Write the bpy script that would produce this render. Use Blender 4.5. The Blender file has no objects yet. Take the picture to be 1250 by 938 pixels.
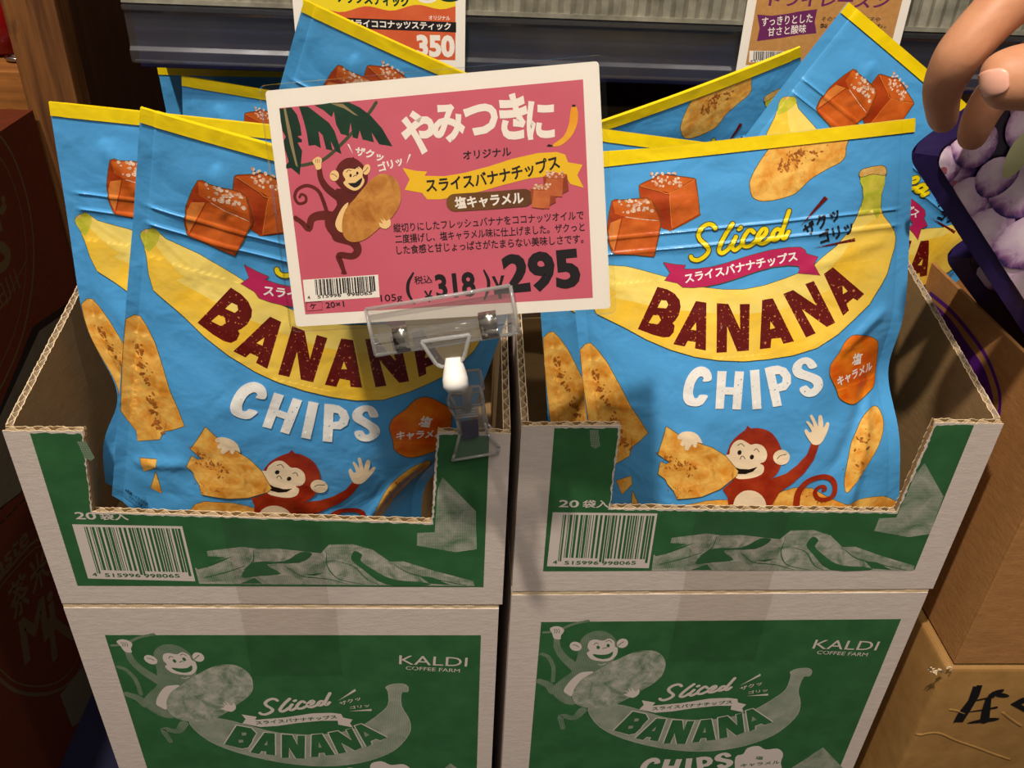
import bpy, bmesh, math, random
import numpy as np
from mathutils import Vector, Matrix, Euler
from mathutils.geometry import tessellate_polygon

random.seed(7)
rng = np.random.default_rng(7)
SC = bpy.context.scene
COL = SC.collection

# ------------------------------------------------------------------ camera
CAM_LOC = np.array([.2378, -.3672, .3978])
PITCH, ROLL, YAW, FPX = .5765, .0482, -.0602, 1058.9


def _cx(a): return np.array([[1, 0, 0], [0, math.cos(a), -math.sin(a)], [0, math.sin(a), math.cos(a)]])
def _cy(a): return np.array([[math.cos(a), 0, math.sin(a)], [0, 1, 0], [-math.sin(a), 0, math.cos(a)]])
def _cz(a): return np.array([[math.cos(a), -math.sin(a), 0], [math.sin(a), math.cos(a), 0], [0, 0, 1]])


CAM_R = _cz(YAW) @ _cx(math.pi / 2 - PITCH) @ _cz(ROLL)
cam_data = bpy.data.cameras.new('camera')
cam_data.sensor_width = 36
cam_data.lens = 36 * FPX / 1250
cam_data.clip_start = .01
cam = bpy.data.objects.new('camera', cam_data)
COL.objects.link(cam)
cam.matrix_world = Matrix.Translation(CAM_LOC) @ Matrix(CAM_R.tolist()).to_4x4()
SC.camera = cam

# ------------------------------------------------------------------ light
SC.view_settings.view_transform = 'Standard'
SC.view_settings.look = 'None'
SC.view_settings.gamma = 1
SC.view_settings.use_curve_mapping = False
SC.view_settings.exposure = 0.1
world = bpy.data.worlds.new('shop_ambient')
SC.world = world
world.use_nodes = True
world.node_tree.nodes['Background'].inputs[0].default_value = (1, .9, .78, 1)
world.node_tree.nodes['Background'].inputs[1].default_value = .13


def lamp(name, kind, loc, target, energy, color, size, spot=None):
    d = bpy.data.lights.new(name, kind)
    d.energy = energy
    d.color = color
    if kind == 'AREA':
        d.shape = 'DISK'
        d.size = size
    else:
        d.shadow_soft_size = size
    if kind == 'SPOT':
        d.spot_size = math.radians(spot)
        d.spot_blend = .5
    o = bpy.data.objects.new(name, d)
    COL.objects.link(o)
    o.location = loc
    o.rotation_euler = (Vector(target) - Vector(loc)).to_track_quat('-Z', 'Y').to_euler()
    return o


lamp('ceiling_spot', 'SPOT', (-.22, -.66, 2.0), (.3, 0, .15), 150, (1, .91, .80), .03, 60)
lamp('ceiling_spot', 'SPOT', (.85, -.55, 1.9), (.35, 0, .2), 24, (1, .90, .79), .04, 60)
lamp('ceiling_panel', 'AREA', (.3, -1.2, 1.8), (.3, 0, .0), 12, (1, .93, .85), .9)

# ------------------------------------------------------------------ materials
def lin(c):
    c = np.array(c, float) / 255
    return tuple(np.where(c <= .04045, c / 12.92, ((c + .055) / 1.055) ** 2.4)) + (1.0,)


MATS = {}


class NT:
    def __init__(s, name):
        s.m = bpy.data.materials.new(name)
        s.m.use_nodes = True
        s.t = s.m.node_tree
        s.b = s.t.nodes['Principled BSDF']
        s.out = s.t.nodes['Material Output']

    def n(s, kind, **kw):
        x = s.t.nodes.new(kind)
        for k, v in kw.items():
            setattr(x, k, v)
        return x

    def l(s, a, b):
        s.t.links.new(a, b)

    def coord(s, kind='UV'):
        return s.n('ShaderNodeTexCoord').outputs[kind]

    def noise(s, co, scale, detail=3, rough=.55, dist=0, stretch=None):
        if stretch:
            mp = s.n('ShaderNodeMapping')
            mp.inputs['Scale'].default_value = stretch
            s.l(co, mp.inputs[0])
            co = mp.outputs[0]
        x = s.n('ShaderNodeTexNoise')
        x.inputs['Scale'].default_value = scale
        x.inputs['Detail'].default_value = detail
        x.inputs['Roughness'].default_value = rough
        x.inputs['Distortion'].default_value = dist
        s.l(co, x.inputs['Vector'])
        return x.outputs['Fac']

    def ramp(s, fac, stops):
        r = s.n('ShaderNodeValToRGB')
        e = r.color_ramp.elements
        while len(e) < len(stops):
            e.new(.5)
        for i, (p, c) in enumerate(stops):
            e[i].position = p
            e[i].color = lin(c) if len(c) == 3 else c
        s.l(fac, r.inputs[0])
        return r.outputs[0]

    def mix(s, fac, a, b):
        x = s.n('ShaderNodeMix', data_type='RGBA')
        for v, i in ((fac, 0), (a, 6), (b, 7)):
            if isinstance(v, (int, float)):
                x.inputs[i].default_value = v
            elif isinstance(v, tuple):
                x.inputs[i].default_value = lin(v) if len(v) == 3 else v
            else:
                s.l(v, x.inputs[i])
        return x.outputs[2]

    def math(s, op, a, b=None):
        x = s.n('ShaderNodeMath', operation=op)
        for v, i in ((a, 0), (b, 1)):
            if v is None:
                continue
            if isinstance(v, (int, float)):
                x.inputs[i].default_value = v
            else:
                s.l(v, x.inputs[i])
        return x.outputs[0]

    def bump(s, h, strength, dist=.001):
        x = s.n('ShaderNodeBump')
        x.inputs['Strength'].default_value = strength
        x.inputs['Distance'].default_value = dist
        s.l(h, x.inputs['Height'])
        s.l(x.outputs[0], s.b.inputs['Normal'])

    def fin(s, col, rough=.5, spec=.5, metal=0, coat=0, coat_rough=.05):
        if isinstance(col, tuple):
            s.b.inputs['Base Color'].default_value = lin(col) if len(col) == 3 else col
        else:
            s.l(col, s.b.inputs['Base Color'])
        s.b.inputs['Roughness'].default_value = rough
        s.b.inputs['Specular IOR Level'].default_value = spec
        s.b.inputs['Metallic'].default_value = metal
        s.b.inputs['Coat Weight'].default_value = coat
        s.b.inputs['Coat Roughness'].default_value = coat_rough
        MATS[s.m.name] = s.m
        return s.m


def film_finish(t, co):
    """the crinkle of glossy pouch film, the same over every printed colour"""
    a = t.noise(co, 42, 2, .5, .6)
    b = t.noise(co, 210, 2, .5)
    t.bump(t.math('ADD', t.math('MULTIPLY', a, 1.0), t.math('MULTIPLY', b, .12)), .28, .006)


def film(name, c1, c2=None, scale=60, lo=.4, hi=.65, speck=None):
    t = NT(name)
    co = t.coord()
    col = c1
    if c2:
        col = t.ramp(t.noise(co, scale, 4, .6), [(lo, c1), (hi, c2)])
    else:
        col = t.mix(t.math('MULTIPLY', t.noise(co, 30), .12), c1, tuple(int(x * .85) for x in c1))
    if speck:
        sc, th, cs = speck
        f = t.noise(co, sc, 2, .5)
        col = t.mix(t.math('GREATER_THAN', f, th), col, cs)
    film_finish(t, co)
    return t.fin(col, .30, .5, 0, .35, .12)


def ink(name, c1, c2=None, scale=60, lo=.4, hi=.65, rough=.55, speck=None):
    t = NT(name)
    co = t.coord()
    if c2:
        col = t.ramp(t.noise(co, scale, 4, .6), [(lo, c1), (hi, c2)])
    else:
        col = t.mix(t.math('MULTIPLY', t.noise(co, 40), .1), c1, tuple(int(x * .88) for x in c1))
    if speck:
        sc, th, cs = speck
        col = t.mix(t.math('GREATER_THAN', t.noise(co, sc, 2, .5), th), col, cs)
    return t.fin(col, rough, .3)


def chip_col(t, co, a=(250, 196, 96), b=(228, 146, 46), c=(120, 58, 22)):
    base = t.ramp(t.noise(co, 120, 5, .65, .4), [(.36, b), (.62, a)])
    dark = t.noise(co, 55, 4, .6, .8, (1.6, 1, 1))
    return t.mix(t.ramp(dark, [(.60, (0, 0, 0)), (.74, (200, 200, 200))]), base, c)


film('film_blue', (82, 166, 226))
film('film_yellow', (250, 216, 10))
film('film_banana', (255, 204, 56), (255, 216, 92), 28)
film('film_banana_pale', (255, 226, 118), (255, 218, 92), 28)
film('film_banana_green', (190, 192, 50), (226, 212, 76), 120)
film('film_banana_cap', (214, 164, 80), (236, 196, 120), 200)
film('film_red', (104, 16, 10), speck=(620, .655, (214, 130, 70)))
film('film_white', (250, 246, 238), speck=(640, .68, (120, 150, 170)))
film('film_plain_white', (250, 246, 238))
film('film_sliced', (252, 224, 12))
film('film_magenta', (196, 38, 92))
film('film_blob', (226, 90, 14), (244, 136, 24), 60)
film('film_caramel', (196, 84, 24), (222, 112, 40), 50)
film('film_caramel_dark', (164, 54, 16), (190, 76, 26), 50)
film('film_caramel_light', (232, 138, 62), (222, 112, 40), 50)
film('film_salt', (250, 226, 200), (206, 130, 84), 420)
film('film_outline', (92, 84, 40))
film('film_black', (26, 20, 20))
film('film_monkey', (150, 38, 18), (176, 60, 26), 60)
film('film_burn', (150, 84, 30), (196, 120, 48), 300)
film('film_skin', (252, 226, 188))
t = NT('film_chip'); co = t.coord(); film_finish(t, co); t.fin(chip_col(t, co), .30, .5, 0, .35, .12)


def card_board(name, c1, c2, bump=.15):
    t = NT(name)
    co = t.coord('Object')
    f = t.noise(co, 90, 5, .7, 0, (1, 1, 3))
    col = t.ramp(f, [(.3, c1), (.7, c2)])
    g = t.noise(co, 700, 2, .6)
    t.bump(t.math('ADD', f, t.math('MULTIPLY', g, .3)), bump, .002)
    return t.fin(col, .75, .2)


card_board('white_board', (202, 186, 174), (212, 197, 185))
card_board('kraft', (140, 110, 70), (154, 123, 82))
card_board('kraft_edge', (206, 178, 138), (226, 204, 168))
card_board('kraft_brown', (156, 108, 60), (176, 124, 72))
card_board('orange_board', (82, 32, 9), (94, 38, 12))
card_board('grey_board', (92, 84, 68), (102, 94, 76))
# creased brown wrapping paper
t = NT('wrap_paper'); co = t.coord('Object')
f = t.noise(co, 14, 2, .5, .3); g = t.noise(co, 60, 3, .6)
t.bump(t.math('ADD', t.math('MULTIPLY', f, 1.0), t.math('MULTIPLY', g, .15)), .35, .006)
t.fin(t.ramp(g, [(.3, (148, 108, 56)), (.7, (164, 122, 68))]), .62, .3)
ink('ink_green', (46, 94, 52), (54, 104, 60), 50)
ink('ink_white', (214, 199, 188))
ink('ink_purple', (84, 24, 116))
ink('ink_tan', (150, 96, 40))
ink('ink_black', (22, 18, 18))
ink('ink_brown_text', (92, 74, 44))


def halftone(name, light, mid_noise, lo, hi, dark=(46, 97, 56)):
    t = NT(name)
    co = t.coord()
    mp = t.n('ShaderNodeMapping')
    mp.inputs['Rotation'].default_value = (0, 0, .785)
    mp.inputs['Scale'].default_value = (5200, 5200, 1)
    t.l(co, mp.inputs[0])
    sp = t.n('ShaderNodeSeparateXYZ')
    t.l(mp.outputs[0], sp.inputs[0])
    d = t.math('MULTIPLY', t.math('SINE', sp.outputs[0]), t.math('SINE', sp.outputs[1]))
    nz = t.noise(co, mid_noise, 5, .65, .5)
    mr = t.n('ShaderNodeMapRange')
    mr.inputs['From Min'].default_value = .3
    mr.inputs['From Max'].default_value = .7
    mr.inputs['To Min'].default_value = lo
    mr.inputs['To Max'].default_value = hi
    t.l(nz, mr.inputs[0])
    f = t.math('ADD', mr.outputs[0], t.math('MULTIPLY', d, .28))
    f.node.use_clamp = True
    return t.fin(t.mix(f, dark, light), .7, .2)


halftone('dots_light', (206, 194, 182), 75, .12, .62)
halftone('dots_chip', (206, 194, 182), 110, .10, .85)
halftone('dots_dim', (206, 194, 182), 60, .12, .30)
halftone('dots_banana', (206, 194, 182), 40, .28, .62)

# sign inks (paper under a matt laminate)
def sink(name, *a, **k):
    return ink('sign_' + name, *a, rough=.5, **k)


sink('paper', (250, 240, 226))
sink('pink', (212, 100, 118), (206, 92, 110), 14)
sink('leaf', (20, 44, 34), (26, 66, 42), 40)
sink('rib', (152, 132, 92))
sink('vine', (70, 78, 52))
sink('monkey', (96, 30, 28), (112, 40, 32), 80)
sink('skin', (250, 208, 140))
sink('black', (34, 28, 30))
sink('white', (250, 238, 224))
sink('title', (250, 238, 224), speck=(900, .75, (80, 50, 50)))
sink('yellow', (246, 196, 36))
sink('pill', (104, 62, 34), (124, 86, 36), 30)
sink('caramel', (190, 92, 48), (212, 118, 66), 90)
sink('caramel_dark', (146, 60, 34), (166, 76, 44), 90)
sink('salt', (244, 214, 186), (190, 110, 80), 700)
sink('banana', (238, 160, 32), (246, 180, 48), 80)
sink('orange', (214, 92, 52), (222, 104, 60), 60)
sink('kraft', (190, 136, 76), (200, 146, 84), 300)
sink('plum', (112, 42, 92))
sink('rail_yellow', (248, 218, 40))
t = NT('sign_chip'); co = t.coord(); t.fin(chip_col(t, co, (214, 150, 70), (178, 108, 40), (110, 60, 30)), .5, .3)


def clear(name, tint, gloss, rough=.06, spread=.5, haze=0):
    t = NT(name)
    t.t.nodes.remove(t.b)
    tr = t.n('ShaderNodeBsdfTransparent'); tr.inputs[0].default_value = tint
    gl = t.n('ShaderNodeBsdfGlossy'); gl.inputs['Roughness'].default_value = rough
    lw = t.n('ShaderNodeLayerWeight'); lw.inputs[0].default_value = spread
    co = t.coord('Object')
    nz = t.noise(co, 40, 2)
    mx = t.n('ShaderNodeMixShader')
    f = t.math('ADD', t.math('MULTIPLY', lw.outputs['Fresnel'], gloss[1]), t.math('MULTIPLY', nz, gloss[0] * 2))
    f.node.use_clamp = True
    t.l(f, mx.inputs[0]); t.l(tr.outputs[0], mx.inputs[1]); t.l(gl.outputs[0], mx.inputs[2])
    if haze:
        df = t.n('ShaderNodeBsdfTranslucent'); df.inputs[0].default_value = (.9, .88, .84, 1)
        d2 = t.n('ShaderNodeBsdfDiffuse'); d2.inputs[0].default_value = (.9, .88, .84, 1)
        m1 = t.n('ShaderNodeMixShader'); m1.inputs[0].default_value = .5
        t.l(df.outputs[0], m1.inputs[1]); t.l(d2.outputs[0], m1.inputs[2])
        m2 = t.n('ShaderNodeMixShader'); m2.inputs[0].default_value = haze
        t.l(mx.outputs[0], m2.inputs[1]); t.l(m1.outputs[0], m2.inputs[2])
        mx = m2
    t.l(mx.outputs[0], t.out.inputs[0])
    MATS[name] = t.m
    return t.m


clear('clear_plastic', (.99, .99, .985, 1), (.012, .5), .06, .22, .07)
clear('clear_edge', (.97, .97, .96, 1), (.08, .7), .08, .5, .35)
clear('clear_film', (.97, .97, .96, 1), (.015, .3), .1, .3)
clear('clear_tape', (.975, .96, .94, 1), (.012, .12), .15, .3)
clear('rail_plastic', (.86, .86, .9, 1), (.04, .35), .2, .35, .035)

t = NT('ribbed_acrylic'); co = t.coord('Object')
t.fin(t.ramp(t.noise(co, 60, 3), [(.3, (112, 108, 94)), (.7, (160, 154, 136))]), .18, .6, 0, .4)
t = NT('navy_metal'); co = t.coord('Object')
t.fin(t.ramp(t.noise(co, 30, 3), [(.3, (30, 29, 56)), (.7, (42, 40, 76))]), .45, .4)
t = NT('navy_floor'); co = t.coord('Object')
t.fin(t.ramp(t.noise(co, 30, 3), [(.3, (17, 18, 40)), (.7, (22, 23, 48))]), .6, .3)
t = NT('chrome'); co = t.coord('Object')
t.fin(t.ramp(t.noise(co, 60, 2), [(.3, (168, 160, 150)), (.7, (200, 192, 180))]), .22, .5, 1)
t = NT('frosted_white'); co = t.coord('Object')
t.fin(t.mix(t.noise(co, 50), (232, 226, 216), (244, 240, 232)), .35, .5)


def wood(name, a, b, c, stretch):
    t = NT(name)
    co = t.coord('Object')
    f = t.noise(co, 110, 6, .65, .12, stretch)
    g = t.noise(co, 60, 4, .7, .3, tuple(.75 * x + .25 for x in stretch))
    col = t.mix(t.ramp(g, [(.62, (0, 0, 0)), (.72, (180, 180, 180))]), t.ramp(f, [(.35, a), (.65, b)]), c)
    t.bump(f, .2, .002)
    return t.fin(col, .55, .3)


wood('wood_post', (80, 48, 24), (128, 82, 40), (40, 22, 10), (1, 1, .06))
wood('wood_board', (116, 70, 30), (160, 100, 46), (60, 34, 16), (.06, 1, 1))
wood('wood_dark', (58, 34, 18), (72, 42, 22), (36, 20, 10), (1, 1, .06))
t = NT('red_wrap'); co = t.coord('Object')
t.fin(t.mix(t.noise(co, 20), (150, 14, 14), (120, 8, 10)), .3, .5)
t = NT('skin'); co = t.coord('Object')
f = t.noise(co, 45, 4, .6)
t.bump(t.noise(co, 900, 2), .08, .0005)
t.b.inputs['Subsurface Weight'].default_value = .15
t.b.inputs['Subsurface Radius'].default_value = (.006, .002, .001)
t.b.inputs['Subsurface Scale'].default_value = .5
t.fin(t.ramp(f, [(.3, (192, 130, 94)), (.7, (210, 150, 112))]), .5, .35)
t = NT('nail'); co = t.coord('Object')
t.fin(t.mix(t.noise(co, 60), (230, 164, 140), (238, 178, 154)), .3, .5)
# grape print: pale bloom over violet skin, per grape coordinates
t = NT('film_grape'); co = t.coord()
vm = t.n('ShaderNodeVectorMath', operation='LENGTH'); t.l(co, vm.inputs[0])
nz = t.noise(co, 1.6, 4, .6, .6)
f = t.math('ADD', t.math('MULTIPLY', vm.outputs['Value'], .55), t.math('MULTIPLY', nz, .7))
t.fin(t.ramp(f, [(.42, (255, 232, 242)), (.72, (238, 204, 230)), (.88, (170, 116, 168)), (1.0, (70, 48, 110))]), .3, .5, 0, .4, .1)
film('film_navy', (48, 34, 88))
film('film_night', (40, 24, 52))
film('film_grape_pulp', (222, 222, 150), (236, 236, 190), 80)
film('film_grape_scar', (206, 112, 128))

# ------------------------------------------------------------------ object helpers
def tag(o, label=None, cat=None, group=None, kind=None):
    if label: o['label'] = label
    if cat: o['category'] = cat
    if group: o['group'] = group
    if kind: o['kind'] = kind
    return o


def empty(name, loc=(0, 0, 0), rot=(0, 0, 0), label=None, cat=None, group=None):
    o = bpy.data.objects.new(name, None)
    o.empty_display_size = .02
    COL.objects.link(o)
    o.location = loc
    o.rotation_euler = rot
    return tag(o, label, cat, group)


class MB:
    """collects geometry into one mesh; every face keeps its material and its uv in metres"""
    def __init__(s):
        s.v, s.f, s.m, s.uv, s.sm = [], [], [], [], []

    def add(s, verts, faces, mat, uv=None, smooth=False):
        o = len(s.v)
        s.v.extend([tuple(map(float, p)) for p in verts])
        if uv is None:
            uv = [(p[0] + p[1] * .31, p[2] + p[1] * .83) for p in verts]
        s.uv.extend([tuple(map(float, p[:2])) for p in uv])
        for f in faces:
            s.f.append([o + i for i in f])
            s.m.append(mat)
            s.sm.append(smooth)

    def box(s, a, b, mat):
        (x0, y0, z0), (x1, y1, z1) = a, b
        v = [(x, y, z) for z in (z0, z1) for y in (y0, y1) for x in (x0, x1)]
        s.add(v, [(0, 2, 3, 1), (4, 5, 7, 6), (0, 1, 5, 4), (2, 6, 7, 3), (0, 4, 6, 2), (1, 3, 7, 5)], mat)

    def prism(s, pts, fr, t, mat, mat_edge=None):
        """outline pts (2-D) placed by fr(u, v, off) from off=0 to off=t"""
        n = len(pts)
        tri = tessellate_polygon([[Vector((p[0], p[1], 0)) for p in pts]])
        a = [fr(p[0], p[1], 0) for p in pts]
        b = [fr(p[0], p[1], t) for p in pts]
        s.add(a, tri, mat, pts)
        s.add(b, tri, mat, pts)
        s.add(a + b, [(i, (i + 1) % n, n + (i + 1) % n, n + i) for i in range(n)], mat_edge or mat)

    def tube(s, pts, rad, mat, seg=10, caps=True):
        pts = [Vector(p) for p in pts]
        if not hasattr(rad, '__len__'):
            rad = [rad] * len(pts)
        vs, fs = [], []
        ref = Vector((0, 0, 1))
        for i, p in enumerate(pts):
            d = (pts[min(i + 1, len(pts) - 1)] - pts[max(i - 1, 0)]).normalized()
            if abs(d.dot(ref)) > .95: ref = Vector((1, 0, 0))
            a = d.cross(ref).normalized(); b = d.cross(a)
            for k in range(seg):
                an = 2 * math.pi * k / seg
                vs.append(p + (a * math.cos(an) + b * math.sin(an)) * rad[i])
        for i in range(len(pts) - 1):
            for k in range(seg):
                fs.append((i * seg + k, i * seg + (k + 1) % seg, (i + 1) * seg + (k + 1) % seg, (i + 1) * seg + k))
        if caps:
            fs.append(tuple(range(seg))[::-1]); fs.append(tuple((len(pts) - 1) * seg + k for k in range(seg)))
        s.add(vs, fs, mat, smooth=True)

    def build(s, name, parent=None, normals=None, recalc=True, mesh_only=False):
        me = bpy.data.meshes.new(name)
        me.from_pydata(s.v, [], s.f)
        names = list(dict.fromkeys(s.m))
        for n in names:
            me.materials.append(MATS[n])
        me.polygons.foreach_set('material_index', [names.index(n) for n in s.m])
        me.polygons.foreach_set('use_smooth', s.sm)
        ul = me.uv_layers.new(name='UVMap')
        idx = np.empty(len(me.loops), int); me.loops.foreach_get('vertex_index', idx)
        ul.data.foreach_set('uv', np.array(s.uv)[idx].ravel())
        if recalc:
            bm = bmesh.new(); bm.from_mesh(me)
            bmesh.ops.recalc_face_normals(bm, faces=bm.faces); bm.to_mesh(me); bm.free()
        me.update()
        if normals is not None:
            me.normals_split_custom_set_from_vertices([tuple(n) for n in normals])
        if mesh_only:
            return me
        o = bpy.data.objects.new(name, me)
        COL.objects.link(o)
        if parent: o.parent = parent
        return o


def bevel(o, w, seg=2):
    m = o.modifiers.new('bevel', 'BEVEL'); m.width = w; m.segments = seg; m.limit_method = 'ANGLE'
    return o

# ------------------------------------------------------------------ flat print artwork
def K(ox, oy, f):
    return lambda *p: np.array([(ox + x / f, oy + y / f) for x, y in p], float)


def rays(px):
    px = np.atleast_2d(np.asarray(px, float))
    return np.stack([(px[:, 0] - 625) / FPX, -(px[:, 1] - 469) / FPX, -np.ones(len(px))], 1) @ CAM_R.T


def frame_conv(loc, rot, depth=None):
    """measured photo points -> (u, v) metres on a face whose x axis is u and z axis is v"""
    M = _cz(rot[2]) @ _cy(rot[1]) @ _cx(rot[0])
    loc = np.array(loc, float)
    o = (CAM_LOC - loc) @ M

    def conv(px):
        d = rays(px) @ M
        y = np.zeros(len(d))
        for _ in range(12):
            t = (y - o[1]) / d[:, 1]
            u = o[0] + d[:, 0] * t; v = o[2] + d[:, 2] * t
            if depth is None: break
            y = -depth(u, v)
        return np.stack([u, v], 1)
    return conv


def smooth_closed(p, n=5):
    p = np.asarray(p, float); N = len(p); out = []
    for i in range(N):
        a, b, c, d = p[i - 1], p[i], p[(i + 1) % N], p[(i + 2) % N]
        for k in range(n):
            t = k / n
            out.append(.5 * ((2 * b) + (-a + c) * t + (2 * a - 5 * b + 4 * c - d) * t * t + (-a + 3 * b - 3 * c + d) * t ** 3))
    return np.array(out)


def smooth_open(p, n=5):
    p = np.asarray(p, float)
    if len(p) < 3: return p
    q = np.vstack([2 * p[0] - p[1], p, 2 * p[-1] - p[-2]]); out = []
    for i in range(1, len(q) - 2):
        a, b, c, d = q[i - 1:i + 3]
        for k in range(n):
            t = k / n
            out.append(.5 * ((2 * b) + (-a + c) * t + (2 * a - 5 * b + 4 * c - d) * t * t + (-a + 3 * b - 3 * c + d) * t ** 3))
    out.append(p[-1])
    return np.array(out)


_glyphs = {}


def glyphs(s, bold):
    """flat letter shapes from the built-in font; bold grows the outline outwards by that share of the em"""
    key = (s, bold)
    if key not in _glyphs:
        cu = bpy.data.curves.new('lettering', 'FONT')
        cu.body = s; cu.size = 1; cu.resolution_u = 3; cu.fill_mode = 'FRONT'
        ob = bpy.data.objects.new('lettering', cu)
        me = ob.to_mesh()
        v = np.array([x.co[:2] for x in me.vertices], float).reshape(-1, 2)
        me.calc_loop_triangles()
        f = []
        for t in me.loop_triangles:
            i, j, k = t.vertices
            ar = (v[j][0] - v[i][0]) * (v[k][1] - v[i][1]) - (v[j][1] - v[i][1]) * (v[k][0] - v[i][0])
            if abs(ar) > 1e-12: f.append((i, j, k) if ar > 0 else (i, k, j))
        ob.to_mesh_clear()
        bpy.data.objects.remove(ob); bpy.data.curves.remove(cu)
        if bold and f:
            he = {(t[i], t[(i + 1) % 3]) for t in f for i in range(3)}
            nxt = {}
            for i, j in he:
                if (j, i) not in he: nxt[i] = j
            prv = {j: i for i, j in nxt.items()}
            v = list(v); new = {}
            for i in nxt:
                if i not in prv: continue
                d1 = v[i] - v[prv[i]]; d2 = v[nxt[i]] - v[i]
                d1 = d1 / (np.linalg.norm(d1) + 1e-9); d2 = d2 / (np.linalg.norm(d2) + 1e-9)
                n1 = np.array([d1[1], -d1[0]]); n2 = np.array([d2[1], -d2[0]])
                m = n1 + n2; L = np.linalg.norm(m)
                m = n1 if L < .2 else m / L
                new[i] = (v[i] + m * bold * min(1.5, 1 / max(.4, float(m @ n1))))
            ids = {}
            for i, q in new.items():
                ids[i] = len(v); v.append(q)
            for i, j in nxt.items():
                if i in ids and j in ids:
                    f += [(i, ids[i], ids[j]), (i, ids[j], j)]
            v = np.array(v)
        _glyphs[key] = (v, f)
    return _glyphs[key]


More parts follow.
